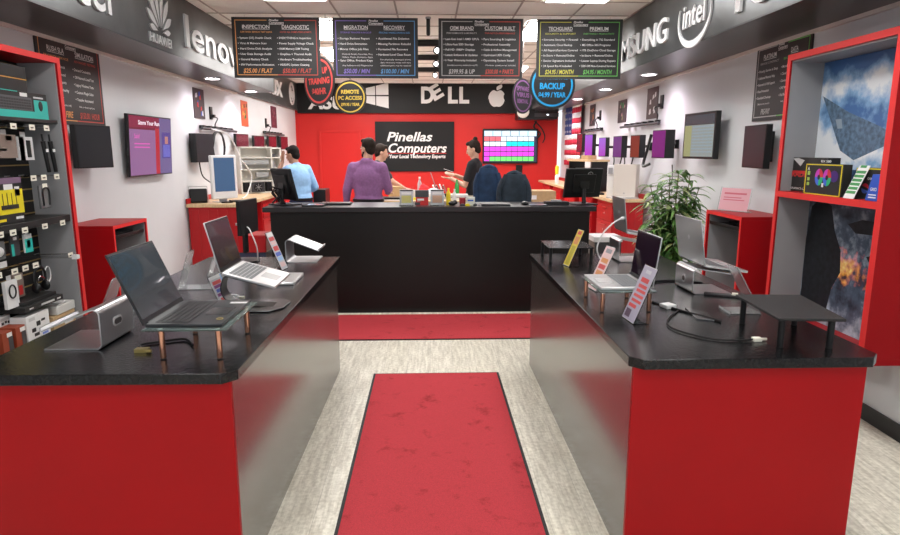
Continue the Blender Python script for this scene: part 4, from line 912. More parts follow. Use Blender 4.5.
def sheet_stand(name,lab,loc,rz,w,base,h,top,topdrop,m,slot=None,th=.006,slotm=white):
    """C-shaped stand; upright at x=0, base and top run to -x; widths along y"""
    r=.025
    prof=[(-base,0.0)]+arcpts(-r,r,r,-90,0,6)[0:]+[(0,h-r*1.2)]
    dx=top; ang=math.degrees(math.atan2(topdrop,top))
    prof=[(-base,0)]+arcpts(-r,r,r,-90,0)+arcpts(-r,h-r,r,0,90+ang)+[(-top,h-topdrop)]
    t=thing(name,lab,'laptop stand',loc,rz)
    q=bend(prof,-w/2,w/2,th,m); o=q.build('bent_plate',t,bevel=.001)
    # rubber lip at the lower edge of the tray
    s=V((-top,0,h-topdrop)); mk(m).box(-top-.004,-top+.004,-w/2,w/2,h-topdrop,h-topdrop+.014).build('lip',t,bevel=.001)
    if slot:
        sz,sw,sh=slot; pts=[]
        for k in range(24):
            a=2*pi*k/24; cx_=(sw/2-sh/2)*(1 if cos(a)>0 else -1); pts.append((cx_+sh/2*cos(a),sz+sh/2*sin(a)))
        q=mk(slotm).prism(pts,.0005,.0020,'x'); q.use(mt('slot_shadow',(.10,.09,.09),.5)); q.prism([(x*.78,sz+(z-sz)*.62) for x,z in pts],.0022,.003,'x'); q.build('cable_slot',t)
    return t
def sign_holder(lab,loc,rz,w,h,lean,print_,foot=.075,bk=None):
    """clear L-shaped holder, card faces local -Y, leaning back toward +Y"""
    t=thing('price_card_stand',lab,'sign',loc,rz,'slanted card stands'); Mt=Matrix.Rotation(R(-lean),4,'X')
    mk(glass,Mt).box(-w/2,w/2,.0,.0025,.0,h).build('acrylic_panel',t); 
    mk(glass).box(-w/2,w/2,-foot*.0,foot,0,.0025).build('foot',t)
    mk(bk or white,Mt).box(-w/2+.003,w/2-.003,-.0012,-.0004,.004,h-.004).build('card',t)
    q=MB(Mt@frame((0,-.0013,0),(1,0,0),(0,0,1))); print_(q,w-.006,h); q.build('print',t); return t
def card_print(bands,head=None,bg=None):
    def f(q,w,h):
        if bg: q.use(bg).box(-w/2,w/2,.006,h-.006,.0,.0004)
        for z0,z1,m,x0,x1 in bands: q.use(m).box(-w/2+x0*w,-w/2+x1*w,z0*h,z1*h,.0005,.0009)
    return f
bp=ink('card_blue',(.10,.16,.55)); rp=ink('card_red',(.62,.08,.08)); pp=ink('card_purple',(.25,.06,.22)); lb=ink('card_lblue',(.35,.55,.80)); pk=ink('card_pink',(.75,.55,.55)); sil=ink('card_sil',(.55,.56,.60)); yp=ink('card_yellow',(.68,.55,.06)); org_=ink('card_orange',(.65,.28,.10))
# ---- left island
sheet_stand('laptop_stand','empty silver curved laptop stand nearest the left edge of the left counter',(-1.30,2.54,ZT),R(0),.27,.23,.165,.235,.085,alu,slot=(.085,.075,.038))
glass_riser('glass riser on copper legs holding the open dark laptop on the left counter',[(-1.07,2.245),(-.755,2.245),(-.755,2.665),(-1.07,2.665)],1.008,[(-1.015,2.29),(-.80,2.285),(-.792,2.62),(-1.015,2.62)])
laptop('laptop','open dark laptop with blank screen on the glass riser, left counter',(-1.065,2.465,1.0085),R(90),.385,.285,.29,113,0,lapdk,keym,mt('bluish_screen',(.022,.034,.042),.16,coat=.3))
mkk=tag(mk(white).box(-.035,.035,-.012,.012,0,.0008).build('sticker'),'small white sticker on the dark laptop deck by its far right corner','sticker'); mkk.location=(-.815,2.60,1.0223)
o=mk(mt('brass_key',(.5,.4,.15),.3,metal=.8)).tube([(.012*cos(a),.012*sin(a),.0) for a in [k*.7 for k in range(10)]],.0015,6,sub=2).build('round_sticker'); o.location=(-.81,2.34,1.0235); tag(o,'tiny brass ring sticker on the near right corner of the dark laptop','sticker')
# stand with arm for silver laptop
t=thing('laptop_stand','curved dark arm stand with a silver foot plate under the open silver laptop','laptop stand',(-.85,3.10,ZT))
mk(mt('dark_steel',(.18,.18,.19),.25,metal=1.)).prism([(-.12,-.13),(.06,-.13),(.115,-.06),(.125,.08),(.08,.13),(-.12,.13)],0,.008).build('foot_plate',t,bevel=.003)
q=bend([(.06,.009)]+[(.06-.30*s,.009+.012*s+.0*s) for s in (.3,.55)]+arcpts(-.115,.099,.075,-92,-190,10)+[(-.175,.155),(-.12,.180),(-.03,.150)],-.045,.045,.006,blk); q.build('curved_arm',t)
mk(blk).box(-.12,.07,-.10,.10,.140,.148,rot=Matrix.Rotation(R(15),3,'Y'),piv=(-.025,0,.144)).build('tray',t)
laptop('laptop','open silver laptop tilted on a curved arm stand, left counter',(-1.0,3.12,1.072),R(90),.34,.26,.25,120,15.6,lapgrey,keyl,mt('brown_black_screen',(.016,.013,.012),.2,coat=.2))
sign_holder('slanted price card with blue and red print between the two open laptops',(-1.06,3.18,ZT),R(84),.14,.158,22,card_print([(.86,.97,wht,0,.9),(.68,.80,rp,.1,.8),(.56,.66,pp,.1,.9),(.42,.53,bp,.15,.85),(.28,.38,pp,.1,.8),(.10,.22,rp,.2,.9),(.05,.95,lb,.88,1)],bg=sil))
# clear acrylic easels
def easel(lab,loc,rz,w=.15,h=.20,lean=22,base=.12):
    t=thing('acrylic_easel',lab,'card holder',loc,rz,'empty clear card holders'); Mt=Matrix.Rotation(R(-lean),4,'X')
    am=mt('acrylic_frost',(.86,.89,.90),.10,trans=.88,ior=1.25)
    mk(am,Mt).prism([(-w/2,0),(w/2,0),(w/2,h*.93),(w/2-.015,h),(-w/2+.015,h),(-w/2,h*.93)],-.002,.002,'y').build('back_panel',t)
    mk(am).box(-w/2,w/2,min(-base,0),max(-base,0),0,.004).box(-w/2,w/2,-base-.002,-base+.002,0,.012).build('foot',t); return t
easel('empty clear card holder behind the dark laptop, in front of grey wall',(-1.435,3.55,ZT),R(-87),.13,.225,18,-.19)
easel('empty clear card holder between the silver curved stand and the dark laptop',(-1.60,3.02,ZT),R(-87),.14,.19,24,-.14)
easel('small clear card holder left of the open silver laptop',(-1.40,3.92,ZT),R(-87),.13,.22,20,-.14)
t=laptop('laptop','closed pale grey laptop lying flat beyond the open silver laptop',(-.80,3.74,ZT+.0),R(-90),.30,.215,0,0,0,lapgrey,lapgrey)
for c in list(t.children):
    if c.name.startswith(('keys','touchpad')): bpy.data.objects.remove(c)
mk(lapgrey).box(-.15,.15,-.215,0,.0135,.019).build('lid',t,bevel=.003)
sign_holder('slanted price card with pink and blue print at the far end of the left counter',(-.965,4.10,ZT),R(80),.10,.27,23,card_print([(.88,.97,wht,.1,.9),(.76,.86,rp,.1,.9),(.66,.74,pk,.1,.9),(.50,.62,rp,.15,.9),(.36,.46,bp,.1,.9),(.24,.34,lb,.1,.9),(.08,.2,pk,.1,.9)],bg=sil))
sheet_stand('laptop_stand','empty silver stand with black upright at the far end of the left counter',(-1.015,4.47,ZT),R(180),.26,.215,.165,.235,.08,alud,slot=(.08,.05,.035),slotm=white)
# monitor seen edge-on at the far left of island
t=thing('desktop_monitor','black monitor seen from behind beyond the open silver laptop, on the left counter','monitor',(-1.29,4.43,ZT),R(84))
mk(blkm).box(-.16,.16,-.015,.012,.20,.44).build('casing',t,bevel=.004)
mk(blk).box(-.03,.03,.013,.035,.06,.32).build('stand_neck',t,bevel=.004); mk(blk).lathe([(.0,0),(.11,0),(.11,.008),(.04,.016),(.0,.016)],(0,.04,0)).build('stand_base',t); mk(alud).cyl((.03,.04,.25),(.03,.10,.26),.01).build('cable_clip',t)
lead('white lead hanging from the back of the black monitor, left counter',[(-1.30,4.42,1.13),(-1.24,4.30,1.12),(-1.20,4.30,1.0),(-1.22,4.38,.89)],.0045,white)
# loose lead under laptop 1
t=thing('cable','black lead with brass connector lying beside the glass riser, left counter','cable',(-1.12,2.42,ZT))
mk(blk).tube([(-.02,-.03,.008),(-.05,.03,.006),(.03,.08,.006),(.10,.10,.006),(.16,.02,.006)],.005,6).build('lead',t); mk(mt('brass_key')).box(-.04,.01,-.055,-.025,0,.014).cyl((.01,-.06,.008),(.03,-.06,.008),.007).build('connector',t)
t=thing('cable','white lead coiled by the foot of the curved arm stand, left counter','cable',(-1.05,3.22,ZT)); mk(white).tube([(.04*cos(a),.05*sin(a),.006+.002*a) for a in [k*.8 for k in range(14)]],.004,6,sub=2).build('lead',t); mk(cream).box(.02,.06,.03,.05,.0,.014).build('connector',t)
# ---- right island
glass_riser('black metal riser stand at the far end of the right counter',[(.845,4.30),(1.165,4.30),(1.165,4.66),(.845,4.66)],.985,[(.86,4.32),(1.15,4.32),(1.15,4.64),(.86,4.64)],leg_m=blkm,plate_m=mt('riser_black',(.03,.03,.032),.22,spec=.7),name='monitor_riser',r=.012,cap=False)
def yprint(q,w,h): card_print([(.86,.95,rp,.2,.8),(.60,.80,org_,.15,.85),(.05,.55,ink('card_y2',(.45,.38,.03)),.2,.8)],bg=yp)(q,w,h)
sign_holder('slanted yellow price card beside the far black riser, right counter',(.935,4.16,ZT),R(-80),.10,.27,23,yprint)
sign_holder('slanted price card with orange print behind the laptop on glass, right counter',(.92,3.42,ZT),R(-82),.125,.27,24,card_print([(.84,.93,ink('greyp',(.3,.3,.33)),.2,.8),(.62,.72,org_,.15,.85),(.48,.58,rp,.15,.85),(.34,.44,org_,.15,.85),(.1,.3,rp,.15,.85)],bg=pk))
sign_holder('slanted price card with red lines, nearest to the shopper on the right counter',(.919,2.765,ZT),R(-86),.14,.275,22,card_print([(.86,.92,sil,.3,.7),(.70,.78,rp,.2,.8),(.60,.66,rp,.2,.85),(.52,.57,rp,.2,.9),(.43,.48,rp,.15,.9),(.34,.39,rp,.15,.9),(.24,.30,rp,.1,.7),(.06,.20,ink('card_dk',(.10,.06,.10)),.1,.5)],bg=ink('card_lilac',(.42,.40,.50))))
glass_riser('glass riser on copper legs holding the small silver laptop on the right counter',[(.825,2.90),(1.105,2.90),(1.105,3.30),(.825,3.30)],.988,[(.845,3.25),(.845,2.925),(1.075,2.925),(1.06,3.22)])
laptop('laptop','open silver laptop on the glass riser of the right counter, screen toward aisle',(1.085,3.10,.9885),R(-90),.34,.25,.25,97,0,lapgrey,keyl,mt('purple_black_screen',(.02,.008,.02),.12,coat=.4))
# white/cream charger
t=thing('charger','white rectangular charger block by the near price card, right counter','charger',(1.20,3.00,ZT),R(20)); mk(white).box(-.03,.03,-.03,.03,0,.02).build('block',t,bevel=.004)
# two silver laptops on curved stands, backs to the aisle
sheet_stand('laptop_stand','silver curved stand under the silver laptop whose lid back faces the aisle, right counter',(1.44,3.40,ZT),R(180),.24,.22,.145,.22,.03,alu,slot=(.07,.045,.045),slotm=mt('emblem',(.75,.75,.78),.3))
laptop('laptop','open silver laptop seen from behind, tall lid back toward the aisle, right counter',(1.50,3.44,1.035),R(90),.36,.235,.25,107,8,lapgrey,keyl,screen,mt('emblem'))
sheet_stand('laptop_stand','silver curved stand at the far end of the right counter',(1.335,4.40,ZT),R(180),.24,.20,.165,.21,.035,alu,slot=(.07,.045,.045),slotm=mt('emblem'))
laptop('laptop','open silver laptop seen nearly edge-on at the far right of the right counter',(1.415,4.50,1.075),R(90),.30,.21,.245,107,10,lapgrey,keyl,screen,mt('emblem'))
t=thing('cable','white curling lead with plug at the back of the farthest silver laptop','cable',(1.20,4.35,ZT)); mk(white).tube([(.165,.03,.30),(.10,-.01,.27),(.03,-.02,.20),(-.01,-.03,.10),(.02,-.02,.02),(.06,-.08,.006)],.0055,6).cyl((.165,.03,.30),(.20,.04,.305),.011).build('lead',t)
easel('empty clear card holder behind the near black riser on the right counter',(1.605,2.92,ZT),R(88),.13,.26,30,-.15)
easel('low clear card holder under the silver laptop, right counter',(1.26,3.75,ZT),R(-87),.13,.10,20,-.10)
# near black riser
t=glass_riser('black mesh-topped riser stand at the near right corner of the right counter',[(1.375,2.32),(1.635,2.30),(1.70,2.72),(1.405,2.735)],1.01,[(1.41,2.355),(1.60,2.335),(1.655,2.67),(1.43,2.70)],leg_m=blkm,plate_m=mt('mesh_black',(.014,.014,.015),.5,bump=.8,bscale=500),name='monitor_riser',th=.012,r=.013,cap=False)
t=thing('cable','long black lead ending in a cream plug on the near right counter','cable',(1.20,2.50,ZT))
mk(blk).tube([(.02,.42,.006),(-.08,.28,.006),(-.13,.15,.006),(-.10,.04,.006),(-.02,-.05,.006),(.08,-.07,.006),(.14,-.065,.008)],.0042,6).build('lead',t); mk(cream).box(.14,.175,-.078,-.052,.0,.016).cyl((.175,-.065,.008),(.20,-.065,.008),.006).build('plug',t,bevel=.002)
for i,(pts,l) in enumerate(([[(1.15,3.12,.886),(1.22,2.95,.886),(1.30,2.80,.886),(1.34,2.72,.886)],'straight black lead running from the glass riser toward the near black riser'],[[(1.10,3.45,.886),(1.22,3.50,.887),(1.36,3.60,.887),(1.50,3.62,.887),(1.62,3.55,.886)],'black lead looping behind the silver laptop on the right counter'],[[(1.02,3.75,.886),(1.12,3.70,.886),(1.18,3.60,.886),(1.30,3.66,.886)],'thick black lead beside the orange price card, right counter'])): lead(l,pts,.006)
o=lead('thick black lead rising behind the silver laptop lid, right counter',[(1.28,3.85,.888),(1.33,3.75,.90),(1.34,3.70,1.0),(1.37,3.60,1.03)],.006)
o=tag(mk(mt('dark_steel')).prism([(-.04,-.09),(.03,-.12),(.06,.02),(-.01,.12)],0,.006).build('metal_foot_plate',bevel=.001),'flat dark metal plate lying left of the near black riser','plate'); o.location=(1.29,2.86,ZT)
t=thing('hand_tool','slim grey tool with cream tip lying behind the silver laptop near the red cabinet','tool',(1.60,3.24,ZT+.0),R(-30)); mk(dgrey).box(-.10,.10,-.015,.015,0,.012).build('body',t,bevel=.003); mk(cream).box(.04,.07,-.012,.012,.012,.022).build('button',t)
# ------------------------------------------------------------------ plant
t=thing('potted_palm','leafy green bamboo palm in a dark pot by the right wall','plant',(2.33,5.85,0))
mk(mt('pot_dark',(.05,.05,.055),.5)).lathe([(0,0),(.14,0),(.18,.30),(.19,.32),(.17,.32),(.16,.29),(0,.29)]).build('pot',t); mk(mt('soil',(.03,.02,.015),.9)).lathe([(0,.291),(.155,.291),(.155,.30),(0,.31)]).build('soil',t)
stem=mk(mt('stem_green',(.14,.15,.05),.6)); leaf=MB(); lm=[mt('leaf_a',(.09,.22,.05),.42,spec=.5),mt('leaf_b',(.17,.34,.09),.42),mt('leaf_c',(.42,.52,.22),.45),mt('leaf_d',(.05,.13,.035),.45)]
rr=random.Random(3)
def leafblade(p,d,L,w,m):
    d=d.normalized(); side=d.cross(V((0,0,1))); side=side.normalized() if side.length>.01 else V((1,0,0)); n=5; A=[];B=[]
    leaf.use(m); mid=[]
    for k in range(n+1):
        s=k/n; c=p+d*L*s+V((0,0,-.55*L*s*s)); ww=w*sin(pi*(.12+.88*s)**.8)*(1 if k<n else 0)
        up=V((0,0,.25*ww)); mid.append(leaf._v(c)); A.append(leaf._v(c+side*ww+up)); B.append(leaf._v(c-side*ww+up))
    for k in range(n): leaf._f([mid[k],mid[k+1],A[k+1],A[k]],True); leaf._f([mid[k+1],mid[k],B[k],B[k+1]],True)
for s_ in range(27):
    a=rr.uniform(0,2*pi); rad=rr.uniform(.02,.10); top=rr.uniform(.75,1.46); lean=rr.uniform(.02,.22); px_,py_=rad*cos(a),rad*sin(a)
    tx,ty=px_+lean*cos(a),py_+lean*sin(a)
    stem.tube([(px_,py_,.28),(px_+.3*lean*cos(a),py_+.3*lean*sin(a),.28+top*.5-.14),(tx,ty,top)],lambda t_:.009-.005*t_,6,sub=4)
    for k in range(11):
        s=.40+.60*k/10; z=.28+(top-.28)*s; c=V((px_+lean*cos(a)*s*s,py_+lean*sin(a)*s*s,z))
        for j in range(6):
            b=rr.uniform(0,2*pi); el=rr.uniform(-.05,.85)
            Lf=rr.uniform(.13,.24)
            if c.x+cos(b)*Lf>.37: continue
            leafblade(c,V((cos(b),sin(b),el)),Lf,rr.uniform(.013,.024),lm[rr.choice([0,0,1,1,2,3])])
stem.build('stem',t); tag(leaf.build('foliage',t,recalc=False),kind='stuff')
# ------------------------------------------------------------------ workbenches along the walls
redd=mt('tool_cabinet_red',(.45,.006,.010),.35)
def bench(x0,x1,y0,y1,z,lab,flab,near='drawers'):
    cx,cy=(x0+x1)/2,(y0+y1)/2
    t=thing('workbench',lab,'workbench',(cx,cy,0)); a,b=x0-cx,x1-cx; c,d=y0-cy,y1-cy; s=1 if x0<0 else -1; xf=b if s>0 else a
    mk(wood).box(a,b,c,d,z-.04,z).build('benchtop',t,bevel=.003)
    seg=1.05; k=0; y=c+.03; wall=a if s>0 else b
    while y+seg*.9<d:
        q=mk(redd).box(min(wall+s*.01,xf-s*.05),max(wall+s*.01,xf-s*.05),y,y+.75,.06,z-.041)
        bd=q.build('cabinet',t,bevel=.004)
        if k==0:
            rb=mk(redd)
            n=5; W=(b-a-.08)/n
            for i in range(n): rb.box(a+.03+i*W+.012,a+.03+(i+1)*W-.012,y-.006,y-.0005,.10,z-.07)
            rb.build('ribbed_end_panel',bd)
        for r_ in range(4):
            z0=.10+r_*.22; x_=xf-s*.05
            dr=mk(redd).box(min(x_,x_+s*.012),max(x_,x_+s*.012),y+.02,y+.73,z0,z0+.20).build('drawer',t,bevel=.003)
            mk(steel).box(min(x_+s*.013,x_+s*.03),max(x_+s*.013,x_+s*.03),y+.25,y+.50,z0+.155,z0+.17).cyl((x_+s*.012,y+.375,z0+.09),(x_+s*.022,y+.375,z0+.09),.014,n=12).build('drawer_handle',dr)
        y+=seg; k+=1
    mk(redd).box(min(wall+s*.0,wall+s*.02),max(wall,wall+s*.02),c,d,z+.0005,z+.06).build('backsplash',t)
    return t
bench(WL+.014,-2.20,7.34,11.2,1.045,'red tool-cabinet workbench with butcher-block top along the left wall','')
bench(2.28,2.725,7.75,13.0,1.055,'red tool-cabinet workbench with butcher-block top along the right wall','')
# ------------------------------------------------------------------ workbench and service-counter things
ZB=1.0455
def group_tower(lab,x,y,z,w,d,h,rz,m=white,front=None):
    t=thing('computer_tower',lab,'computer',(x,y,z),R(rz)); mk(m).box(-w/2,w/2,-d/2,d/2,0,h).build('case',t,bevel=.006)
    if front: q=MB(frame((0,-d/2-.0005,0),(1,0,0),(0,0,1))); front(q,w,h); q.build('front_grille',t)
    return t
# white all-in-one on left bench: portrait white bezel, blue reflection put into the screen's colour and emission
t=thing('desktop_monitor','white-framed upright monitor with a blue reflection coloured into the screen on the left workbench','monitor',(-2.47,7.62,ZB),R(50))
mk(white).box(-.17,.17,-.02,.03,.04,.56).build('casing',t,bevel=.012); mk(mt('blue_reflection_screen',(.03,.05,.08),.2,emit=(.06,.14,.30),es=.4)).box(-.135,.135,-.0215,-.0205,.13,.53).build('screen',t)
mk(alud).box(-.10,.10,-.04,.12,0,.006).box(-.05,.05,.035,.05,.0,.2).build('stand_base',t)
t=thing('speaker','small black wire-framed speaker at the near corner of the left workbench','speaker',(-2.73,7.46,ZB+.004),R(20))
mk(blkm,Matrix.Rotation(R(-20),4,'X')).box(-.10,.10,.0,.08,.01,.18).build('body',t,bevel=.015); mk(alud).tube([(-.11,-.03,.005),(-.10,.03,.19),(.10,.03,.19),(.11,-.03,.005)],.004,6,sub=1).build('frame',t)
lead('tangle of black leads lying on the near left workbench',[(-2.45,7.42,ZB+.012),(-2.35,7.5,ZB+.012),(-2.42,7.62,ZB+.02),(-2.30,7.55,ZB+.012),(-2.26,7.70,ZB+.012),(-2.36,7.45,ZB+.03)],.010)
t=thing('cable_coil','round coil of thick black cable hung on the left wall behind the white-framed monitor','cable',(WL+.06,8.35,1.48))
mk(blk).tube([(.03+.004*k%.03,.30*cos(k*.7)*(1-.01*k),.22+.20*sin(k*.7)) for k in range(38)],.011,6,sub=3).build('coil',t)
lead('white looping lead hanging in front of the round black cable coil',[(-2.70,8.0,1.92),(-2.60,8.3,1.86),(-2.55,8.55,1.6),(-2.52,8.5,1.40)],.010,white)
lead('thin white lead drooping from the white-framed monitor to the left benchtop',[(-2.40,8.1,1.55),(-2.33,8.3,1.35),(-2.35,8.15,1.12),(-2.38,8.0,1.06)],.008,white)
lead('black lead drooping below the plain black monitor on the left wall',[(-2.74,7.60,1.52),(-2.72,7.62,1.36),(-2.66,7.75,1.26),(-2.62,7.85,1.15)],.008)
# white open shelving cabinet
def open_cab(lab,x,y,z,w,h,d,rz,stuffing):
    t=thing('shelf_cabinet',lab,'cabinet',(x,y,z),R(rz)); wm=mt('ivory_laminate',(.70,.68,.62),.45)
    mk(wm).box(-w/2,w/2,d-.01,d,0,h).box(-w/2,-w/2+.02,0,d-.01,0,h).box(w/2-.02,w/2,0,d-.01,0,h).box(-w/2,w/2,0,d-.01,h-.02,h).box(-w/2+.02,w/2-.02,0,d-.01,0,.02).build('carcass',t)
    for k in (1,2,3): mk(wm).box(-w/2+.021,w/2-.021,.005,d-.011,h*k*.25,h*k*.25+.015).build('shelf',t)
    if stuffing: mk(mt('vent_grey',(.35,.36,.36),.5)).box(-w/2+.05,w/2-.05,.02,.05,h*.62,h*.72).box(0,w/2-.06,.02,.05,h*.35,h*.45).build('vent_panel',t)
    return t
open_cab('tall ivory shelf cabinet with fans and grey panels on the left workbench',-2.50,9.2,ZB,.50,.67,.16,40,1)
t=thing('cooling_fan','round black cooling fan at the bottom of the tall ivory cabinet','fan',(-2.48,9.14,ZB+.0215),R(40)); mk(dgrey).box(-.10,.10,-.005,.0,0,.14).build('frame',t); q=mk(blk).cyl((0,-.018,.07),(0,-.006,.07),.062,n=24)
for k in range(7): a=k*2*pi/7; q.use(grey).box(-.003,.003,-.020,-.0185,.07,.125,rot=Matrix.Rotation(a,3,'Y'),piv=(0,-.019,.07))
q.build('rotor',t)
for dx,l in ((-.17,'left'),(.17,'right')):
    t=thing('small_speaker','small black upright speaker inside the ivory cabinet, %s of the fan'%l,'speaker',(-2.50+dx*cos(R(40)),9.20+dx*sin(R(40))+.02,ZB+.0215),R(40)); mk(blk).box(-.04,.04,-.005,.05,0,.135).build('body',t,bevel=.004)
open_cab('second ivory shelf cabinet crammed with dark parts, beyond the fan cabinet',-2.52,10.0,ZB,.42,.66,.16,40,0)
for k,(dx,z,w,h) in enumerate(((-.10,.36,.20,.12),(.10,.36,.10,.10),(.02,.535,.26,.09),(-.05,.19,.22,.11))):
    t=thing('computer_part',['stack of dark boards in the second ivory cabinet, third shelf','silver round part in the second ivory cabinet beside the dark boards','dark drives on the top shelf of the second ivory cabinet','black parts on the lowest middle shelf of the second ivory cabinet'][k],'computer part',(-2.55+dx*.8*cos(R(40)),10.03+dx*.8*sin(R(40)),ZB+[.346,.346,.511,.181][k]),R(40))
    q=mk([blk,alud,dgrey,blk][k])
    for j in range(4): q.box(-w/2+j*w/4,-w/2+(j+.8)*w/4,-.02,.06,0,h*(.6+.4*((j*7)%3)/2))
    q.build('body',t)
# right bench
t=group_tower('white slim computer tower on the right workbench, left of the beige panel',2.50,8.42,1.0555,.10,.30,.41,-30)
mk(grey).box(-.03,.03,-.1755,-.176,.3,.38).build('front_panel',t)
t=group_tower('beige flat computer tower on the right workbench below the rust-tinted monitor',2.55,8.02,1.0555,.30,.12,.43,-38,mt('beige_case',(.60,.55,.48),.4)); mk(mt('emblem2',(.4,.38,.35),.3)).cyl((0,-.061,.06),(0,-.0605,.06),.012).build('badge',t)
t=thing('keyboard','black keyboard lying on the right workbench by the white tower','keyboard',(2.38,8.80,1.0555),R(82)); mk(blk).box(-.22,.22,-.08,.08,0,.02).build('body',t,bevel=.004)
t=thing('laptop','closed grey laptop lying on the near end of the right workbench','laptop',(2.47,7.90,1.0555),R(8)); mk(lapgrey).box(-.17,.17,-.12,.12,0,.012).build('deck',t,bevel=.003); mk(lapgrey).box(-.17,.17,-.12,.12,.0125,.02).build('lid',t,bevel=.003)
t=thing('wooden_shelf','wood-topped black riser shelf on the right workbench behind the right monitor','shelf',(2.44,9.6,1.0558),R(-78))
mk(wood).box(-.42,.42,-.15,.15,.44,.47).build('top',t); mk(blk).box(-.40,-.36,-.13,.13,0,.44).box(.36,.40,-.13,.13,0,.44).build('leg_panel',t)
t=thing('cardboard_box','cardboard box under the wood-topped shelf on the right workbench','box',(2.44,9.58,1.0558),R(-78)); mk(kraft).box(-.20,.22,-.10,.10,0,.20).build('carton',t)
t=thing('printer','black printer on top of the carton under the wooden shelf on right bench','printer',(2.44,9.58,1.2568),R(-78)); mk(blk).box(-.22,.24,-.11,.11,0,.14).build('body',t,bevel=.01); mk(dgrey).box(-.15,.17,-.125,-.111,.02,.04).build('paper_tray',t)
t=thing('cardboard_box','small cardboard box on top of the wood-topped bench shelf','box',(2.44,9.55,1.5268),R(-78)); mk(kraft).box(-.12,.12,-.07,.07,0,.06).build('carton',t)
t=thing('spray_bottle','yellow-topped bottle at the far end of the right workbench','bottle',(2.38,11.6,1.0555)); mk(white).lathe([(0,0),(.035,0),(.035,.14),(.015,.17),(0,.17)]).build('body',t); mk(mt('bottle_yellow',(.8,.6,.02),.4)).lathe([(0,0),(.03,0),(.035,.13),(.02,.16),(0,.16)],(0,0,.171)).build('cap',t)
for k,(y,l) in enumerate(((8.9,'near'),(9.4,'far'))): lead('dangling black leads below the workbench monitors on the right wall, %s bunch'%l,[(2.74,y-.55,1.62),(2.72,y-.5,1.45),(2.66,y-.4,1.36),(2.70,y-.3,1.5),(2.72,y-.2,1.60)],.009)
lead('thick black coiled lead hanging left of the plum-tinted monitor on the right wall',[(2.68,7.55,1.85),(2.66,7.62,1.65),(2.64,7.66,1.52),(2.62,7.6,1.47),(2.66,7.5,1.50)],.018)
lead('thin black lead hanging down the right wall beside the potted palm',[(2.78,7.1,1.5),(2.785,7.08,1.35),(2.77,7.1,1.27),(2.75,7.2,1.25)],.007)
# red bin and white box on floor between left bench and counter
t=thing('storage_bin','red plastic bin on a dark cabinet beyond the black monitor, left side','bin',(-1.86,6.55,.0)); mk(redd).box(-.12,.17,-.15,.2,.62,.80).build('bin_body',t,bevel=.01); mk(mt('navy_panel',(.02,.03,.07),.5)).box(-.11,.16,-.14,.19,0,.619).build('cabinet_base',t)
t=thing('storage_box','small white box on the floor stand between right counter and red bench','box',(1.98,6.9,0)); mk(dgrey).box(-.15,.15,-.15,.15,0,.66).build('stand',t); mk(white).box(-.16,.16,-.16,.16,.661,.72).build('box_body',t,bevel=.005)
# ---- back table
t=thing('work_table','butcher-block table with red body in front of the red back wall','table',(-.10,8.95,0))
mk(wood).box(-.70,.60,-.42,.42,.94,.98).build('tabletop',t,bevel=.003); mk(redd).box(-.60,.58,-.36,.36,.08,.939).build('cabinet',t,bevel=.004)
for k in range(3):
    dr=mk(redd).box(-.56+k*.38,-.20+k*.38,-.375,-.3605,.62,.90).build('drawer',t,bevel=.003); mk(steel).box(-.46+k*.38,-.30+k*.38,-.39,-.376,.86,.875).build('drawer_handle',dr)
ZW=.9805
def simple(name,lab,cat,loc,rz,fn,group=None):
    t=thing(name,lab,cat,loc,R(rz),group); fn(t); return t
def bottle(lab,x,y,z,r,h,m,capm,name='bottle'):
    t=thing(name,lab,'bottle',(x,y,z)); mk(m).lathe([(0,0),(r,0),(r,h*.62),(r*.85,h*.72),(r*.4,h*.85),(r*.4,h*.92),(0,h*.92)],n=16).build('body',t); mk(capm).cyl((0,0,h*.921),(0,0,h),r*.45,n=14).build('cap',t); return t
pet=mt('clear_plastic',(.75,.82,.88),.1,trans=.6,ior=1.3)
bottle('clear water bottle standing on the back table before the black sign',-.14,9.2,ZW,.035,.30,pet,white)
bottle('green soda bottle on the back table at the hands of the person in black',.40,9.0,ZW,.034,.27,mt('green_bottle',(.06,.45,.10),.15,trans=.3),grni)
t=simple('laptop','open black laptop on a paper pile at the left end of the back table','laptop',(-.52,8.72,ZW),0,lambda t:(mk(white).box(-.16,.16,-.12,.12,0,.015).build('paper_pile',t),mk(lapdk).box(-.17,.17,-.12,.12,.0155,.04).build('deck',t)))
t=simple('cardboard_box','small brown carton on the back table behind the arm of the seated worker','box',(-.50,9.25,ZW),8,lambda t:mk(kraft).box(-.10,.10,-.07,.07,0,.16).build('carton',t))
t=simple('red_cloth','crumpled bright red cloth on the back table','cloth',(-.07,9.15,ZW+.004),0,lambda t:mk(mt('red_cloth',(.75,.03,.04),.8)).ell((0,0,.08),(.09,.06,.10)).ell((.08,.0,.05),(.07,.05,.07)).ell((-.02,.0,.13),(.05,.04,.07)).build('folds',t))
for k,(x,h,m,l) in enumerate(((.16,.20,wht,'upright white folder on the back table, leftmost of the leaning row'),(.21,.20,dgrey,'upright dark folder in the leaning row on the back table'),(.26,.21,wht,'upright white folder right of the dark folder on the back table'),(.31,.20,brn,'upright maroon folder, rightmost of the leaning row on the back table'))):
    t=thing('file_folder',l,'folder',(x-.04,9.0,ZW),0,'folders on the back table'); mk(m,Matrix.Rotation(R(-22),4,'Y')).box(0,.018,-.12,.12,.008,h).build('cover',t)
t=simple('antenna_stick','long thin grey stick standing up from the back table clutter','stick',(.08,9.31,ZW),0,lambda t:(mk(grey).cyl((.06,0,.02),(-.06,.02,.36),.006,n=8).build('stick',t),mk(dgrey).box(.03,.09,-.03,.03,0,.02).build('foot',t)))
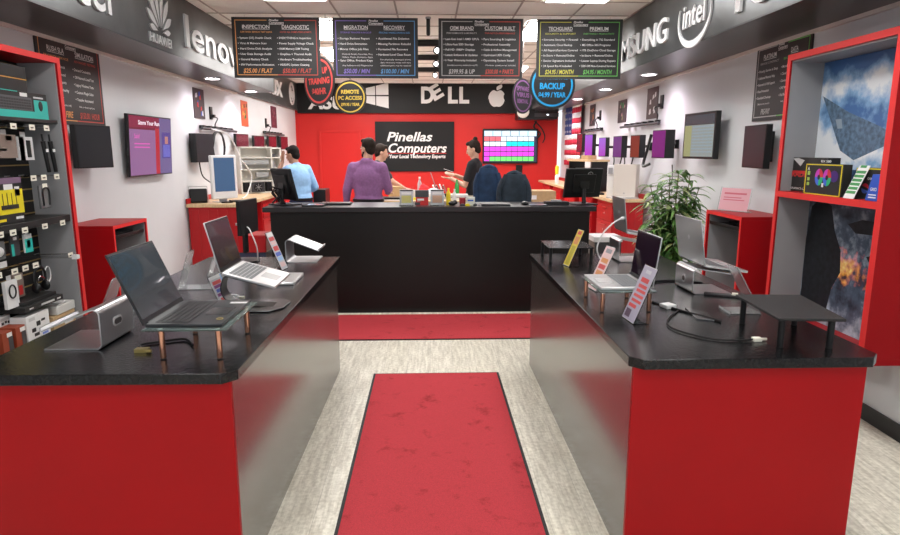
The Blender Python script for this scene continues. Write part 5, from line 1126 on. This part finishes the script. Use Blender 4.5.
t=simple('paper_pile','heap of white papers and wrappers in the middle of the back table','papers',(.06,8.78,ZW),0,lambda t:(mk(wht).box(-.12,.12,-.09,.09,0,.04).box(-.10,.13,-.07,.08,.04,.09,rot=Matrix.Rotation(.3,3,'Z')).ell((.0,0,.11),(.09,.06,.05)).build('sheets',t)))
t=simple('paper_pile','flat stack of white sheets at the right end of the back table','papers',(.42,8.78,ZW),0,lambda t:(mk(wht).box(-.14,.14,-.10,.10,0,.03).use(grey).box(-.13,.14,-.1,.1,.03,.045).use(wht).box(-.12,.12,-.09,.1,.045,.075).build('sheets',t)))
t=simple('cup','white paper cup with yellow tape in the middle of the back table','cup',(-.20,8.75,ZW),0,lambda t:(mk(ylw).box(-.09,.06,-.04,.04,0,.035).build('tape_box',t),mk(white).lathe([(0,0),(.03,0),(.04,.10),(0,.10)],(.0,.0,.036)).build('cup_body',t)))
t=simple('router','black router with small aerials behind the green bottle on the back table','router',(.30,9.25,ZW),0,lambda t:(mk(blk).box(-.12,.12,-.07,.07,0,.05).cyl((-.09,.05,.05),(-.10,.05,.16),.006,n=6).cyl((.09,.05,.05),(.10,.05,.15),.006,n=6).build('body',t)))
# ---- service counter things (top 1.1005)
ZK=1.1008
def brochure(lab,x,m,m2):
    t=thing('brochure_holder',lab,'brochure holder',(x,6.42,ZK),0,'brochure holders'); 
    mk(glass).box(-.075,.075,-.025,-.022,0,.10).box(-.075,.075,.02,.024,0,.19).box(-.075,.075,-.022,.02,0,.004).build('holder_body',t)
    c=mk(m).box(-.068,.068,-.018,.015,.006,.165).build('leaflet_stack',t)
    q=mk(dgrey).box(-.066,.066,-.0195,-.0185,.15,.163).use(wht).box(-.05,.05,-.0195,-.0185,.115,.14).use(m2).box(-.05,.05,-.0195,-.0185,.03,.105).use(wht).box(-.06,.06,-.0195,-.0185,.012,.025); q.build('print',c)
brochure('clear brochure holder with yellow leaflets on the service counter',-.235,sil,ink('leaf_y',(.78,.68,.22)))
brochure('clear brochure holder with peach leaflets on the service counter',.082,sil,ink('leaf_p',(.75,.45,.30)))
t=thing('card_box','small red and grey printed box between the two brochure holders','box',(-.075,6.47,ZK)); mk(dgrey).box(-.07,.07,-.03,.05,.085,.155).build('lid',t); mk(rdi).box(-.065,.065,-.025,.045,0,.084).use(wht).box(-.05,.02,-.0265,-.0255,.05,.07).build('box_body',t)
t=simple('business_card_rack','small clear rack of business cards in front of the red box','card rack',(-.12,6.36,ZK),0,lambda t:(mk(glass).box(-.03,.03,-.02,.03,0,.05).build('rack_body',t),mk(dgrey).box(-.026,.026,-.021,-.0205,.012,.04).build('cards',t)))
bottle('yellow bottle standing right of the peach leaflet holder, service counter',.20,6.50,ZK,.024,.175,mt('bottle_yellow',(.8,.6,.02),.4),ylw)
bottle('white bottle standing right of the yellow bottle, service counter',.262,6.50,ZK,.022,.165,white,white)
t=simple('camera_accessory','small black gadget in front of the white bottle on the service counter','gadget',(.235,6.38,ZK),0,lambda t:mk(blk).ell((0,0,.025),(.04,.03,.024)).ell((.03,.01,.035),(.025,.02,.025)).build('body',t))
t=simple('cup','small dark red cup beside the pale box on the service counter','cup',(.345,6.48,ZK),0,lambda t:(mk(ink('dred',(.30,.02,.03))).lathe([(0,0),(.028,0),(.035,.075),(0,.075)]).build('cup_body',t)))
t=simple('card_box','small pale box with faint lettering on the service counter','box',(.425,6.44,ZK),0,lambda t:(mk(mt('pale_box',(.65,.68,.62),.5)).box(-.04,.045,-.03,.03,0,.085).build('box_body',t),mk(blui).box(-.03,.03,-.0315,-.0305,.045,.06).build('print',t)))
for k,(x,m,l) in enumerate(((.34,dgrey,'dark screw piece'),(.39,ylw,'yellow clip'),(.47,dgrey,'dark adapter'),(.51,grey,'grey knob'))):
    simple('small_part','%s lying in front of the pale box on the service counter'%l,'part',(x,6.36,ZK),k*30,lambda t:mk(m).box(-.025,.025,-.012,.012,0,.018).ell((0,0,.018),(.018,.01,.008)).build('body',t,bevel=.002))
t=thing('laptop','closed black laptop lying on the service counter in front of the jackets','laptop',(.68,6.42,ZK)); mk(lapdk).box(-.15,.15,-.11,.11,0,.012).build('deck',t,bevel=.003); mk(lapdk).box(-.15,.15,-.11,.11,.0125,.022).build('lid',t,bevel=.003)
t=simple('computer_mouse','black mouse on the service counter right of the closed laptop','mouse',(1.0,6.48,ZK),20,lambda t:(mk(blk).ell((0,0,.016),(.032,.055,.024)).build('shell',t)))
t=simple('tablet','pale tablet lying flat on the right half of the service counter','tablet',(1.12,6.38,ZK),0,lambda t:(mk(dgrey).box(-.09,.09,-.07,.07,0,.01).build('body',t),mk(mt('pale_glass',(.45,.5,.55),.1)).box(-.08,.08,-.06,.06,.0102,.011).build('screen',t)))
t=simple('tablet','black-framed tablet lying near the left monitor on the service counter','tablet',(-1.18,6.42,ZK),0,lambda t:(mk(blk).box(-.11,.11,-.10,.08,0,.016).build('body',t),mk(mt('pale_glass')).box(-.06,.09,-.09,.06,.0162,.017).build('screen',t)))
t=simple('tray','long flat black tray on the service counter in front of the purple shirt','tray',(-.97,6.58,ZK),0,lambda t:(mk(blk).box(-.17,.15,-.09,.09,0,.022).build('body',t,bevel=.003)))
t=simple('cable_box','small white and black device under the right monitor, service counter','device',(1.33,6.48,ZK),0,lambda t:(mk(blk).box(-.12,.12,-.07,.07,0,.035).use(grey).box(-.05,.05,-.05,.05,.035,.05).build('body',t)))
def monitor(lab,x,y,rz,w,h,zc,tilt,badge,cab=True):
    t=thing('desktop_monitor',lab,'monitor',(x,y,ZK),R(rz)); Mt=Matrix.Translation((0,-.03,zc))@Matrix.Rotation(R(tilt),4,'X')
    mk(blkm,Mt).box(-w/2,w/2,-.02,.015,-h/2,h/2).box(-w*.3,w*.3,-.04,-.02,-h*.32,h*.32).build('casing',t,bevel=.006)
    mk(scr2,Mt).box(-w/2+.01,w/2-.01,.0152,.016,-h/2+.015,h/2-.01).build('screen',t)
    if badge: q=mk(mt('badge_grey',(.55,.56,.58),.3,metal=.6),Mt@frame((-.0+w*.15,-.0205-.0,h*.30),(1,0,0),(0,0,1))); q.ring((0,0),.030,.026,0,.002,24); q.text('DELL',0,-.010,.026,0,'CENTER',.02,fit=.04); q.build('badge',t)
    mk(blk).cyl((0,-.07,.01),(0,-.05,zc),.022,n=12).box(-.05,.05,-.075,-.035,zc-.06,zc+.06).build('stand_neck',t,bevel=.002); mk(blk).box(-.12,.12,-.16,.10,0,.012).build('stand_base',t,bevel=.004)
    if cab:
        q=mk(blk); rr=random.Random(int(x*10))
        for k in range(5): q.tube([(rr.uniform(-.13,.13),-.12+.02*k,.02),(rr.uniform(-.15,.15),-.14,.10+.02*k),(rr.uniform(-.05,.05),-.09,.16)],.009,6)
        q.build('cables',t)
    return t
monitor('large black monitor seen from behind at the right end of the service counter',1.61,6.56,14,.42,.31,.225,13,True,False)
monitor('black monitor seen from behind with tangled leads at the left end of the service counter',-1.49,6.60,-46,.36,.33,.215,14,False)
# cardboard cartons by red wall
t=thing('cardboard_box','large cardboard carton with a label below the red wall right of the jackets','box',(1.60,9.2,0)); mk(kraft).box(-.24,.24,-.2,.2,.56,1.08).use(mt('wooden_side',(.55,.40,.24),.6)).box(-.24,.24,-.2,.2,0,.558).build('carton',t); mk(wht).box(-.16,-.04,-.202,-.2005,.96,1.02).build('label',t)
# black pillar speaker near the far left
t=thing('computer_tower','black computer tower standing right of the person in the blue shirt','computer',(-1.63,9.5,0)); mk(blk).box(-.09,.09,-.2,.2,.60,1.09).build('case',t,bevel=.006); mk(dgrey).box(-.12,.12,-.22,.22,0,.599).build('stand',t)
# chairs with jackets
def chair(lab,x,y,rz,zt):
    t=thing('office_stool',lab,'chair',(x,y,0),R(rz),'tall office chairs with jackets')
    mk(blk).box(-.17,.17,-.16,.20,.68,.75).build('seat',t,bevel=.03); mk(blk).box(-.13,.13,.20,.25,.85,zt-.02).build('backrest',t,bevel=.03); mk(blk).tube([(0,.12,.69),(0,.27,.72),(0,.265,.95)],.02,8).build('back_bracket',t)
    mk(steel).cyl((0,0,.08),(0,0,.68),.028).build('pole',t)
    for k in range(5): a=k*2*pi/5; mk(blk).cyl((0,0,.10),(.21*cos(a),.21*sin(a),.06),.022,.015,n=8).cyl((.21*cos(a)-.012,.21*sin(a),.028),(.21*cos(a)+.012,.21*sin(a),.028),.028,n=10).build('leg',t)
def jacket(lab,x,y,rz,zt,m,w,drop,seed):
    t=thing('jacket',lab,'jacket',(x,y,0),R(rz)); rr=random.Random(seed); q=mk(m); n=26
    rows=[(zt-.06,.20,.05),(zt-.01,.215,.062),(zt+.0,.20,.02)]
    def ringp(z,wx,dy,fold):
        out=[]
        for k in range(n):
            a=2*pi*k/n; f=1+fold*sin(a*7+seed)+fold*.6*sin(a*11+2*seed)
            out.append(q._v((wx*abs(cos(a))**.6*(1 if cos(a)>0 else -1)*f, .225+dy*sin(a)*f, z)))
        return out
    L=[]
    for k in range(9):
        s=k/8; z=zt+.012-(zt-drop)*s
        L.append(ringp(z,w/2*(.72+.28*min(1,s*5))*(1+.12*s),.055+.035*s if k else .03,.03+.09*s))
    for A,B in zip(L,L[1:]):
        for k in range(n): q._f([A[k],A[(k+1)%n],B[(k+1)%n],B[k]],True)
    q._f(L[0]); q._f(L[-1][::-1])
    q.build('jacket_body',t)
    for s in (-1,1): mk(m).tube([(s*w*.36,.235,zt-.06),(s*w*.50,.25,zt-.2),(s*w*.47,.27,zt-.45)],lambda u:.042-.008*u,10).build('sleeve',t)
    mk(m).tube([(-.08,.20,zt+.0),(0,.175,zt+.03),(.08,.20,zt+.0)],.028,8).build('collar',t)
navy=mt('navy_cloth',(.012,.035,.085),.85,noise=.3,nscale=12,bump=.4,bscale=30); charc=mt('charcoal_cloth',(.018,.030,.045),.85,noise=.3,nscale=12,bump=.4,bscale=30)
chair('tall black office chair under the navy jacket behind the service counter',.80,8.05,165,1.42)
jacket('navy blue jacket draped over the chair right of the person in black',.80,8.05,165,1.435,navy,.30,.80,3)
chair('tall black office chair under the charcoal jacket, nearer to the cartons',1.04,7.55,170,1.36)
jacket('dark charcoal jacket draped over the nearer chair by the cartons',1.04,7.55,170,1.375,charc,.34,.80,5)
# ------------------------------------------------------------------ people
def bake(mb,name,parent,voxel=.008,smooth=3,dec=None):
    bmesh.ops.recalc_face_normals(mb.bm,faces=mb.bm.faces)
    me=bpy.data.meshes.new('tmp'); mb.bm.to_mesh(me); mb.bm.free()
    o=bpy.data.objects.new('tmp',me); C.objects.link(o)
    r=o.modifiers.new('r','REMESH'); r.mode='VOXEL'; r.voxel_size=voxel
    s=o.modifiers.new('s','SMOOTH'); s.factor=.5; s.iterations=smooth
    bpy.context.view_layer.update()
    m2=bpy.data.meshes.new_from_object(o.evaluated_get(bpy.context.evaluated_depsgraph_get()))
    bpy.data.objects.remove(o)
    m2.materials.clear()
    for m in mb.mats: m2.materials.append(m)
    for p in m2.polygons: p.use_smooth=True; p.material_index=0
    o=bpy.data.objects.new(name,m2); C.objects.link(o); 
    if parent: o.parent=parent
    return o
def limb(q,pts,rs):
    for (a,b),(r0,r1) in zip(zip(pts,pts[1:]),zip(rs,rs[1:])): q.cap(a,b,r0,r1)
def hand(q,w,d,palm,sz=1.,curl=.3):
    """w wrist, d direction of fingers, palm = palm normal"""
    d=V(d).normalized(); pn=V(palm); pn=(pn-d*pn.dot(d)).normalized(); s=d.cross(pn)
    w=V(w); R3=Matrix((s,d,pn)).transposed()
    q.ell(w+d*.045*sz,(.040*sz,.052*sz,.017*sz),rot=R3,n=12,m=8)
    for i,(o,L) in enumerate(((-.030,.068),(-.010,.078),(.011,.074),(.030,.058))):
        b=w+d*.082*sz+s*o*sz; dd=(d+s*o*2.2).normalized(); k=b+dd*L*.5*sz; e=k+(dd*cos(curl)+pn*sin(curl)).normalized()*L*.5*sz
        q.cap(b-d*.02,k,.0092*sz,.0085*sz); q.cap(k,e,.0085*sz,.0075*sz)
    b=w+d*.03*sz-s*.034*sz; k=b+(d*.6-s*.8+pn*.2).normalized()*.038*sz; e=k+(d*.9-s*.35+pn*.2).normalized()*.03*sz
    q.cap(b,k,.012*sz,.010*sz); q.cap(k,e,.010*sz,.009*sz)
def cutz(o,z,keep_above):
    b=bmesh.new(); b.from_mesh(o.data)
    bad=[v for v in b.verts if (v.co.z<z)==keep_above and abs(v.co.x)<.21 and (keep_above or True)]
    if not keep_above: bad=[v for v in b.verts if v.co.z>z]
    bmesh.ops.delete(b,geom=bad,context='VERTS'); b.to_mesh(o.data); b.free(); return o
def person(lab,loc,rz,J,mats,hyaw=0,hpitch=0,sleeve='long',height=1.,hairstyle='short',beard=False,collar=True,slim=1.,waist=.985):
    """local: forward +Y, up Z. J: joints overrides"""
    t=thing('person',lab,'person',loc,R(rz)); t.scale=(height,)*3
    sk,shirt,pants,shoe,hr=mats
    j=dict(pel=(0,0,.95),chest=(0,.0,1.28),neck=(0,-.015,1.47),head=(0,.012,1.628),
      shL=(-.19,-.01,1.42),shR=(.19,-.01,1.42),elL=(-.25,-.03,1.13),elR=(.25,-.03,1.13),wrL=(-.27,.06,.90),wrR=(.27,.06,.90),
      hpL=(-.095,0,.93),hpR=(.095,0,.93),knL=(-.11,.01,.50),knR=(.11,.01,.50),anL=(-.12,-.02,.09),anR=(.12,-.02,.09),hdL=(0,.1,-1),hdR=(0,.1,-1),pnL=(1,0,0),pnR=(-1,0,0))
    j.update(J); j={k:V(v) for k,v in j.items()}
    hm=Matrix.Translation(j['head'])@Matrix.Rotation(R(hyaw),4,'Z')@Matrix.Rotation(R(hpitch),4,'X')
    def H(p): return hm@V(p)
    HR=(Matrix.Rotation(R(hyaw),4,'Z')@Matrix.Rotation(R(hpitch),4,'X')).to_3x3()
    w=slim
    q=mk(sk)
    def torso(q,e):
        up=(j['neck']-j['pel']).normalized()
        rot=V((0,0,1)).rotation_difference(up).to_matrix()
        q.ell(j['pel']+V((0,0,.0)),(.165*w+e,.115+e,.13+e),rot=rot); q.ell((j['pel']+j['chest'])/2,(.145*w+e,.10+e,.20+e),rot=rot)
        q.ell(j['chest'],(.165*w+e,.115+e,.19+e),rot=rot)
        q.cap(j['shL']+V((.02,0,-.02)),j['shR']+V((-.02,0,-.02)),.062+e); q.cap(j['shL']+V((.07,0,-.10)),j['pel']+V((-.07*w,0,.05)),.075+e); q.cap(j['shR']+V((-.07,0,-.10)),j['pel']+V((.07*w,0,.05)),.075+e)
        mid=j['neck']-up*.035
        q.cap(mid,j['shL']+V((.03,0,0)),.06+e,.05+e); q.cap(mid,j['shR']+V((-.03,0,0)),.06+e,.05+e)
    torso(q,0)
    q.cap(j['neck']-V((0,0,.04)),H((0,-.015,-.05)),.056*w,.052*w)
    for s in 'LR':
        limb(q,[j['sh'+s],j['el'+s],j['wr'+s]],[.050*w,.041*w,.027]); 
        hand(q,j['wr'+s],j['hd'+s],j['pn'+s])
        limb(q,[j['hp'+s],j['kn'+s],j['an'+s]],[.085,.055,.038]); q.cap(j['an'+s]+V((0,0,-.04)),j['an'+s]+V((0,.15,-.055)),.036,.026)
    # head: skull, face, jaw, nose, brow, lips, ears
    q.ell(H((0,-.015,.03)),(.074,.092,.088),rot=HR,n=20,m=12); q.ell(H((0,.022,-.028)),(.060,.066,.082),rot=HR,n=18,m=12); q.ell(H((0,.052,-.088)),(.030,.030,.024),rot=HR)
    q.cap(H((0,.086,.012)),H((0,.103,-.022)),.009,.012); q.cap(H((-.032,.080,.022)),H((.032,.080,.022)),.010)
    q.ell(H((0,.084,-.052)),(.022,.012,.011),rot=HR)
    for s in (-1,1): q.ell(H((s*.076,-.012,-.012)),(.010,.018,.031),rot=HR)
    bake(q,'body',t,.0075,2)
    # eyes, brows
    for s in (-1,1):
        mk(wht).ell(H((s*.030,.0845,.004)),(.012,.006,.0065),rot=HR).use(dk).ell(H((s*.030,.0895,.004)),(.005,.003,.005),rot=HR).build('eye',t)
        mk(hr).cap(H((s*.016,.091,.023)),H((s*.045,.081,.024)),.0045).build('eyebrow',t)
    mk(mt('lips',(.42,.15,.12),.5)).ell(H((0,.0945,-.052)),(.021,.004,.006),rot=HR).build('mouth',t)
    # hair
    q=mk(hr); q.ell(H((0,-.028,.042)),(.082,.092,.090),rot=HR,n=20,m=12).ell(H((0,-.055,-.01)),(.072,.056,.075),rot=HR); q.ell(H((0,.035,.095)),(.058,.045,.030),rot=HR)
    if hairstyle=='bun': q.ell(H((0,-.075,.125)),(.034,.034,.036),rot=HR)
    bake(q,'hair',t,.008,1)
    if beard:
        q=mk(hr); q.ell(H((0,.045,-.078)),(.050,.052,.034),rot=HR); q.cap(H((-.058,.012,-.045)),H((-.03,.06,-.085)),.014); q.cap(H((.058,.012,-.045)),H((.03,.06,-.085)),.014); q.ell(H((0,.088,-.072)),(.018,.01,.012),rot=HR); bake(q,'beard',t,.007,1)
    # shirt
    q=mk(shirt); torso(q,.014); q.ell(j['pel']+V((0,0,.02)),(.172*w+.012,.128,.13))
    for s in 'LR':
        if sleeve=='long': limb(q,[j['sh'+s],j['el'+s],j['el'+s].lerp(j['wr'+s],.93)],[.064*w,.053*w,.037])
        elif sleeve=='rolled': limb(q,[j['sh'+s],j['el'+s],j['el'+s].lerp(j['wr'+s],.35)],[.064*w,.053*w,.046])
        else: limb(q,[j['sh'+s],j['sh'+s].lerp(j['el'+s],.68)],[.066*w,.061*w])
    if collar: q.cap(j['neck']+V((-.03,-.02,.0)),j['neck']+V((.03,-.02,.0)),.048*w)
    cutz(bake(q,'shirt',t,.009,16),waist,True)
    q=mk(pants); q.ell(j['pel']-V((0,0,.02)),(.172*w+.006,.130,.12)); q.ell(j['pel']+V((0,0,.05)),(.163*w+.008,.124,.14))
    for s in 'LR': limb(q,[j['hp'+s],j['kn'+s],j['an'+s]+V((0,0,.02))],[.104,.078,.062])
    cutz(bake(q,'trousers',t,.010,8),waist+.012,False)
    q=mk(blk); q.lathe([(.001,0),(1,0),(1,.035),(.001,.035)],(0,0,0),28)
    for v in q.bm.verts: v.co=V((v.co.x*(.178*w+.004),v.co.y*.136,v.co.z-.022))+V((j['pel'].x,j['pel'].y,waist))
    q.build('belt',t)
    for s in 'LR':
        q=mk(shoe); a=j['an'+s]; q.cap(a+V((0,-.03,-.045)),a+V((0,.16,-.052)),.046,.036); bake(q,'shoe',t,.009,2)
    return t
purp=mt('purple_shirt',(.27,.12,.28),.8,noise=.12,nscale=40,bump=.5,bscale=14); lblue=mt('light_blue_shirt',(.24,.43,.68),.8,noise=.08,nscale=30,bump=.5,bscale=14)
gpolo=mt('charcoal_polo',(.035,.035,.045),.8,bump=.4,bscale=14); bpolo=mt('black_polo',(.010,.010,.014),.8,bump=.4,bscale=14)
jean=mt('navy_jeans',(.015,.025,.07),.85); gtr=mt('grey_trousers',(.06,.06,.065),.85); khaki=mt('khaki_trousers',(.42,.34,.25),.85)
brownh=mt('brown_hair',(.022,.014,.010),.7,spec=.2,noise=.4,nscale=80,bump=.6,bscale=180)
person('person in a purple long-sleeved shirt and grey trousers, back turned, head to the left',(-.775,7.95,0),-14,
  dict(pel=(0,0,.97),chest=(0,.0,1.28),shL=(-.185,-.01,1.40),shR=(.185,-.01,1.40),elL=(-.255,-.05,1.13),wrL=(-.30,.03,.92),elR=(.24,.06,1.14),wrR=(.16,.28,1.08),hdL=(0,.25,-1),hdR=(-.3,1,-.1),pnR=(0,0,-1)),
  (skin,purp,gtr,blk,brownh),hyaw=62,hpitch=-4,beard=True,height=1.035,slim=1.10,waist=1.01)
person('person in a light blue shirt and jeans at the left workbench, hand to the face',(-1.83,8.95,0),58,
  dict(pel=(0,-.02,.95),chest=(.0,.02,1.27),neck=(0,.07,1.45),head=(0,.13,1.60),shL=(-.18,.05,1.40),shR=(.18,.03,1.40),elR=(.24,-.06,1.14),wrR=(.25,.14,1.03),elL=(-.20,.27,1.28),wrL=(-.07,.26,1.50),hdL=(.15,.0,1),hdR=(0,1,-.1),pnL=(.3,-1,0),pnR=(0,0,-1)),
  (skin2,lblue,jean,blk,hair_m),hyaw=10,hpitch=-14,sleeve='rolled',height=1.0)
person('person in a charcoal polo shirt half hidden behind the person in purple',(-.83,9.62,0),-75,
  dict(pel=(0,-.05,.95),chest=(.0,.0,1.26),neck=(0,.06,1.44),head=(0,.11,1.595),shL=(-.18,.03,1.38),shR=(.18,.05,1.38),elR=(.22,.22,1.17),wrR=(.20,.42,1.06),elL=(-.22,.15,1.16),wrL=(-.18,.36,1.05),hdL=(0,1,-.1),hdR=(0,1,-.1),pnL=(0,0,-1),pnR=(0,0,-1)),
  (skin,gpolo,gtr,blk,brownh),hyaw=-4,hpitch=-14,sleeve='short',height=1.02,slim=1.1)
wm_=person('person in black polo shirt with hair bun looking down at a paper',(.655,9.15,0),72,
  dict(elL=(-.20,.08,1.13),wrL=(-.14,.29,1.22),elR=(.22,.06,1.15),wrR=(.10,.30,1.26),hdL=(.2,1,.1),hdR=(-.25,1,.2),pnL=(0,-.2,1),pnR=(-.5,-.3,1)),
  (skin,bpolo,khaki,blk,brownh),hyaw=6,hpitch=-20,sleeve='short',height=1.03,hairstyle='bun',slim=.92)
o=mk(wht).box(-.07,.07,-.05,.05,0,.003,rot=Matrix.Rotation(R(18),3,'Y')).build('paper_sheet'); o.location=(.285,9.27,1.37); tag(o,'small white sheet held by the person in the black polo shirt','paper')
# ------------------------------------------------------------------ light
w=bpy.data.worlds.new('world'); SC.world=w; w.use_nodes=True
w.node_tree.nodes['Background'].inputs[0].default_value=(.92,.96,1,1); w.node_tree.nodes['Background'].inputs[1].default_value=.8
SC.view_settings.view_transform='Standard'; SC.view_settings.look='None'; SC.view_settings.gamma=1; SC.view_settings.exposure=.6

for x,y,e in ((-.7,8.9,26),(.9,10.6,28),(-.9,11.6,28)):  # added unseen area lights without fixtures, to brighten the red back wall
    l=bpy.data.lights.new('added_back_fill','AREA'); l.shape='RECTANGLE'; l.size=.6; l.size_y=1.2; l.energy=e; l.color=(1,.98,.95)
    o=bpy.data.objects.new('added_back_fill',l); C.objects.link(o); o.location=(x,y,ZC-.03)
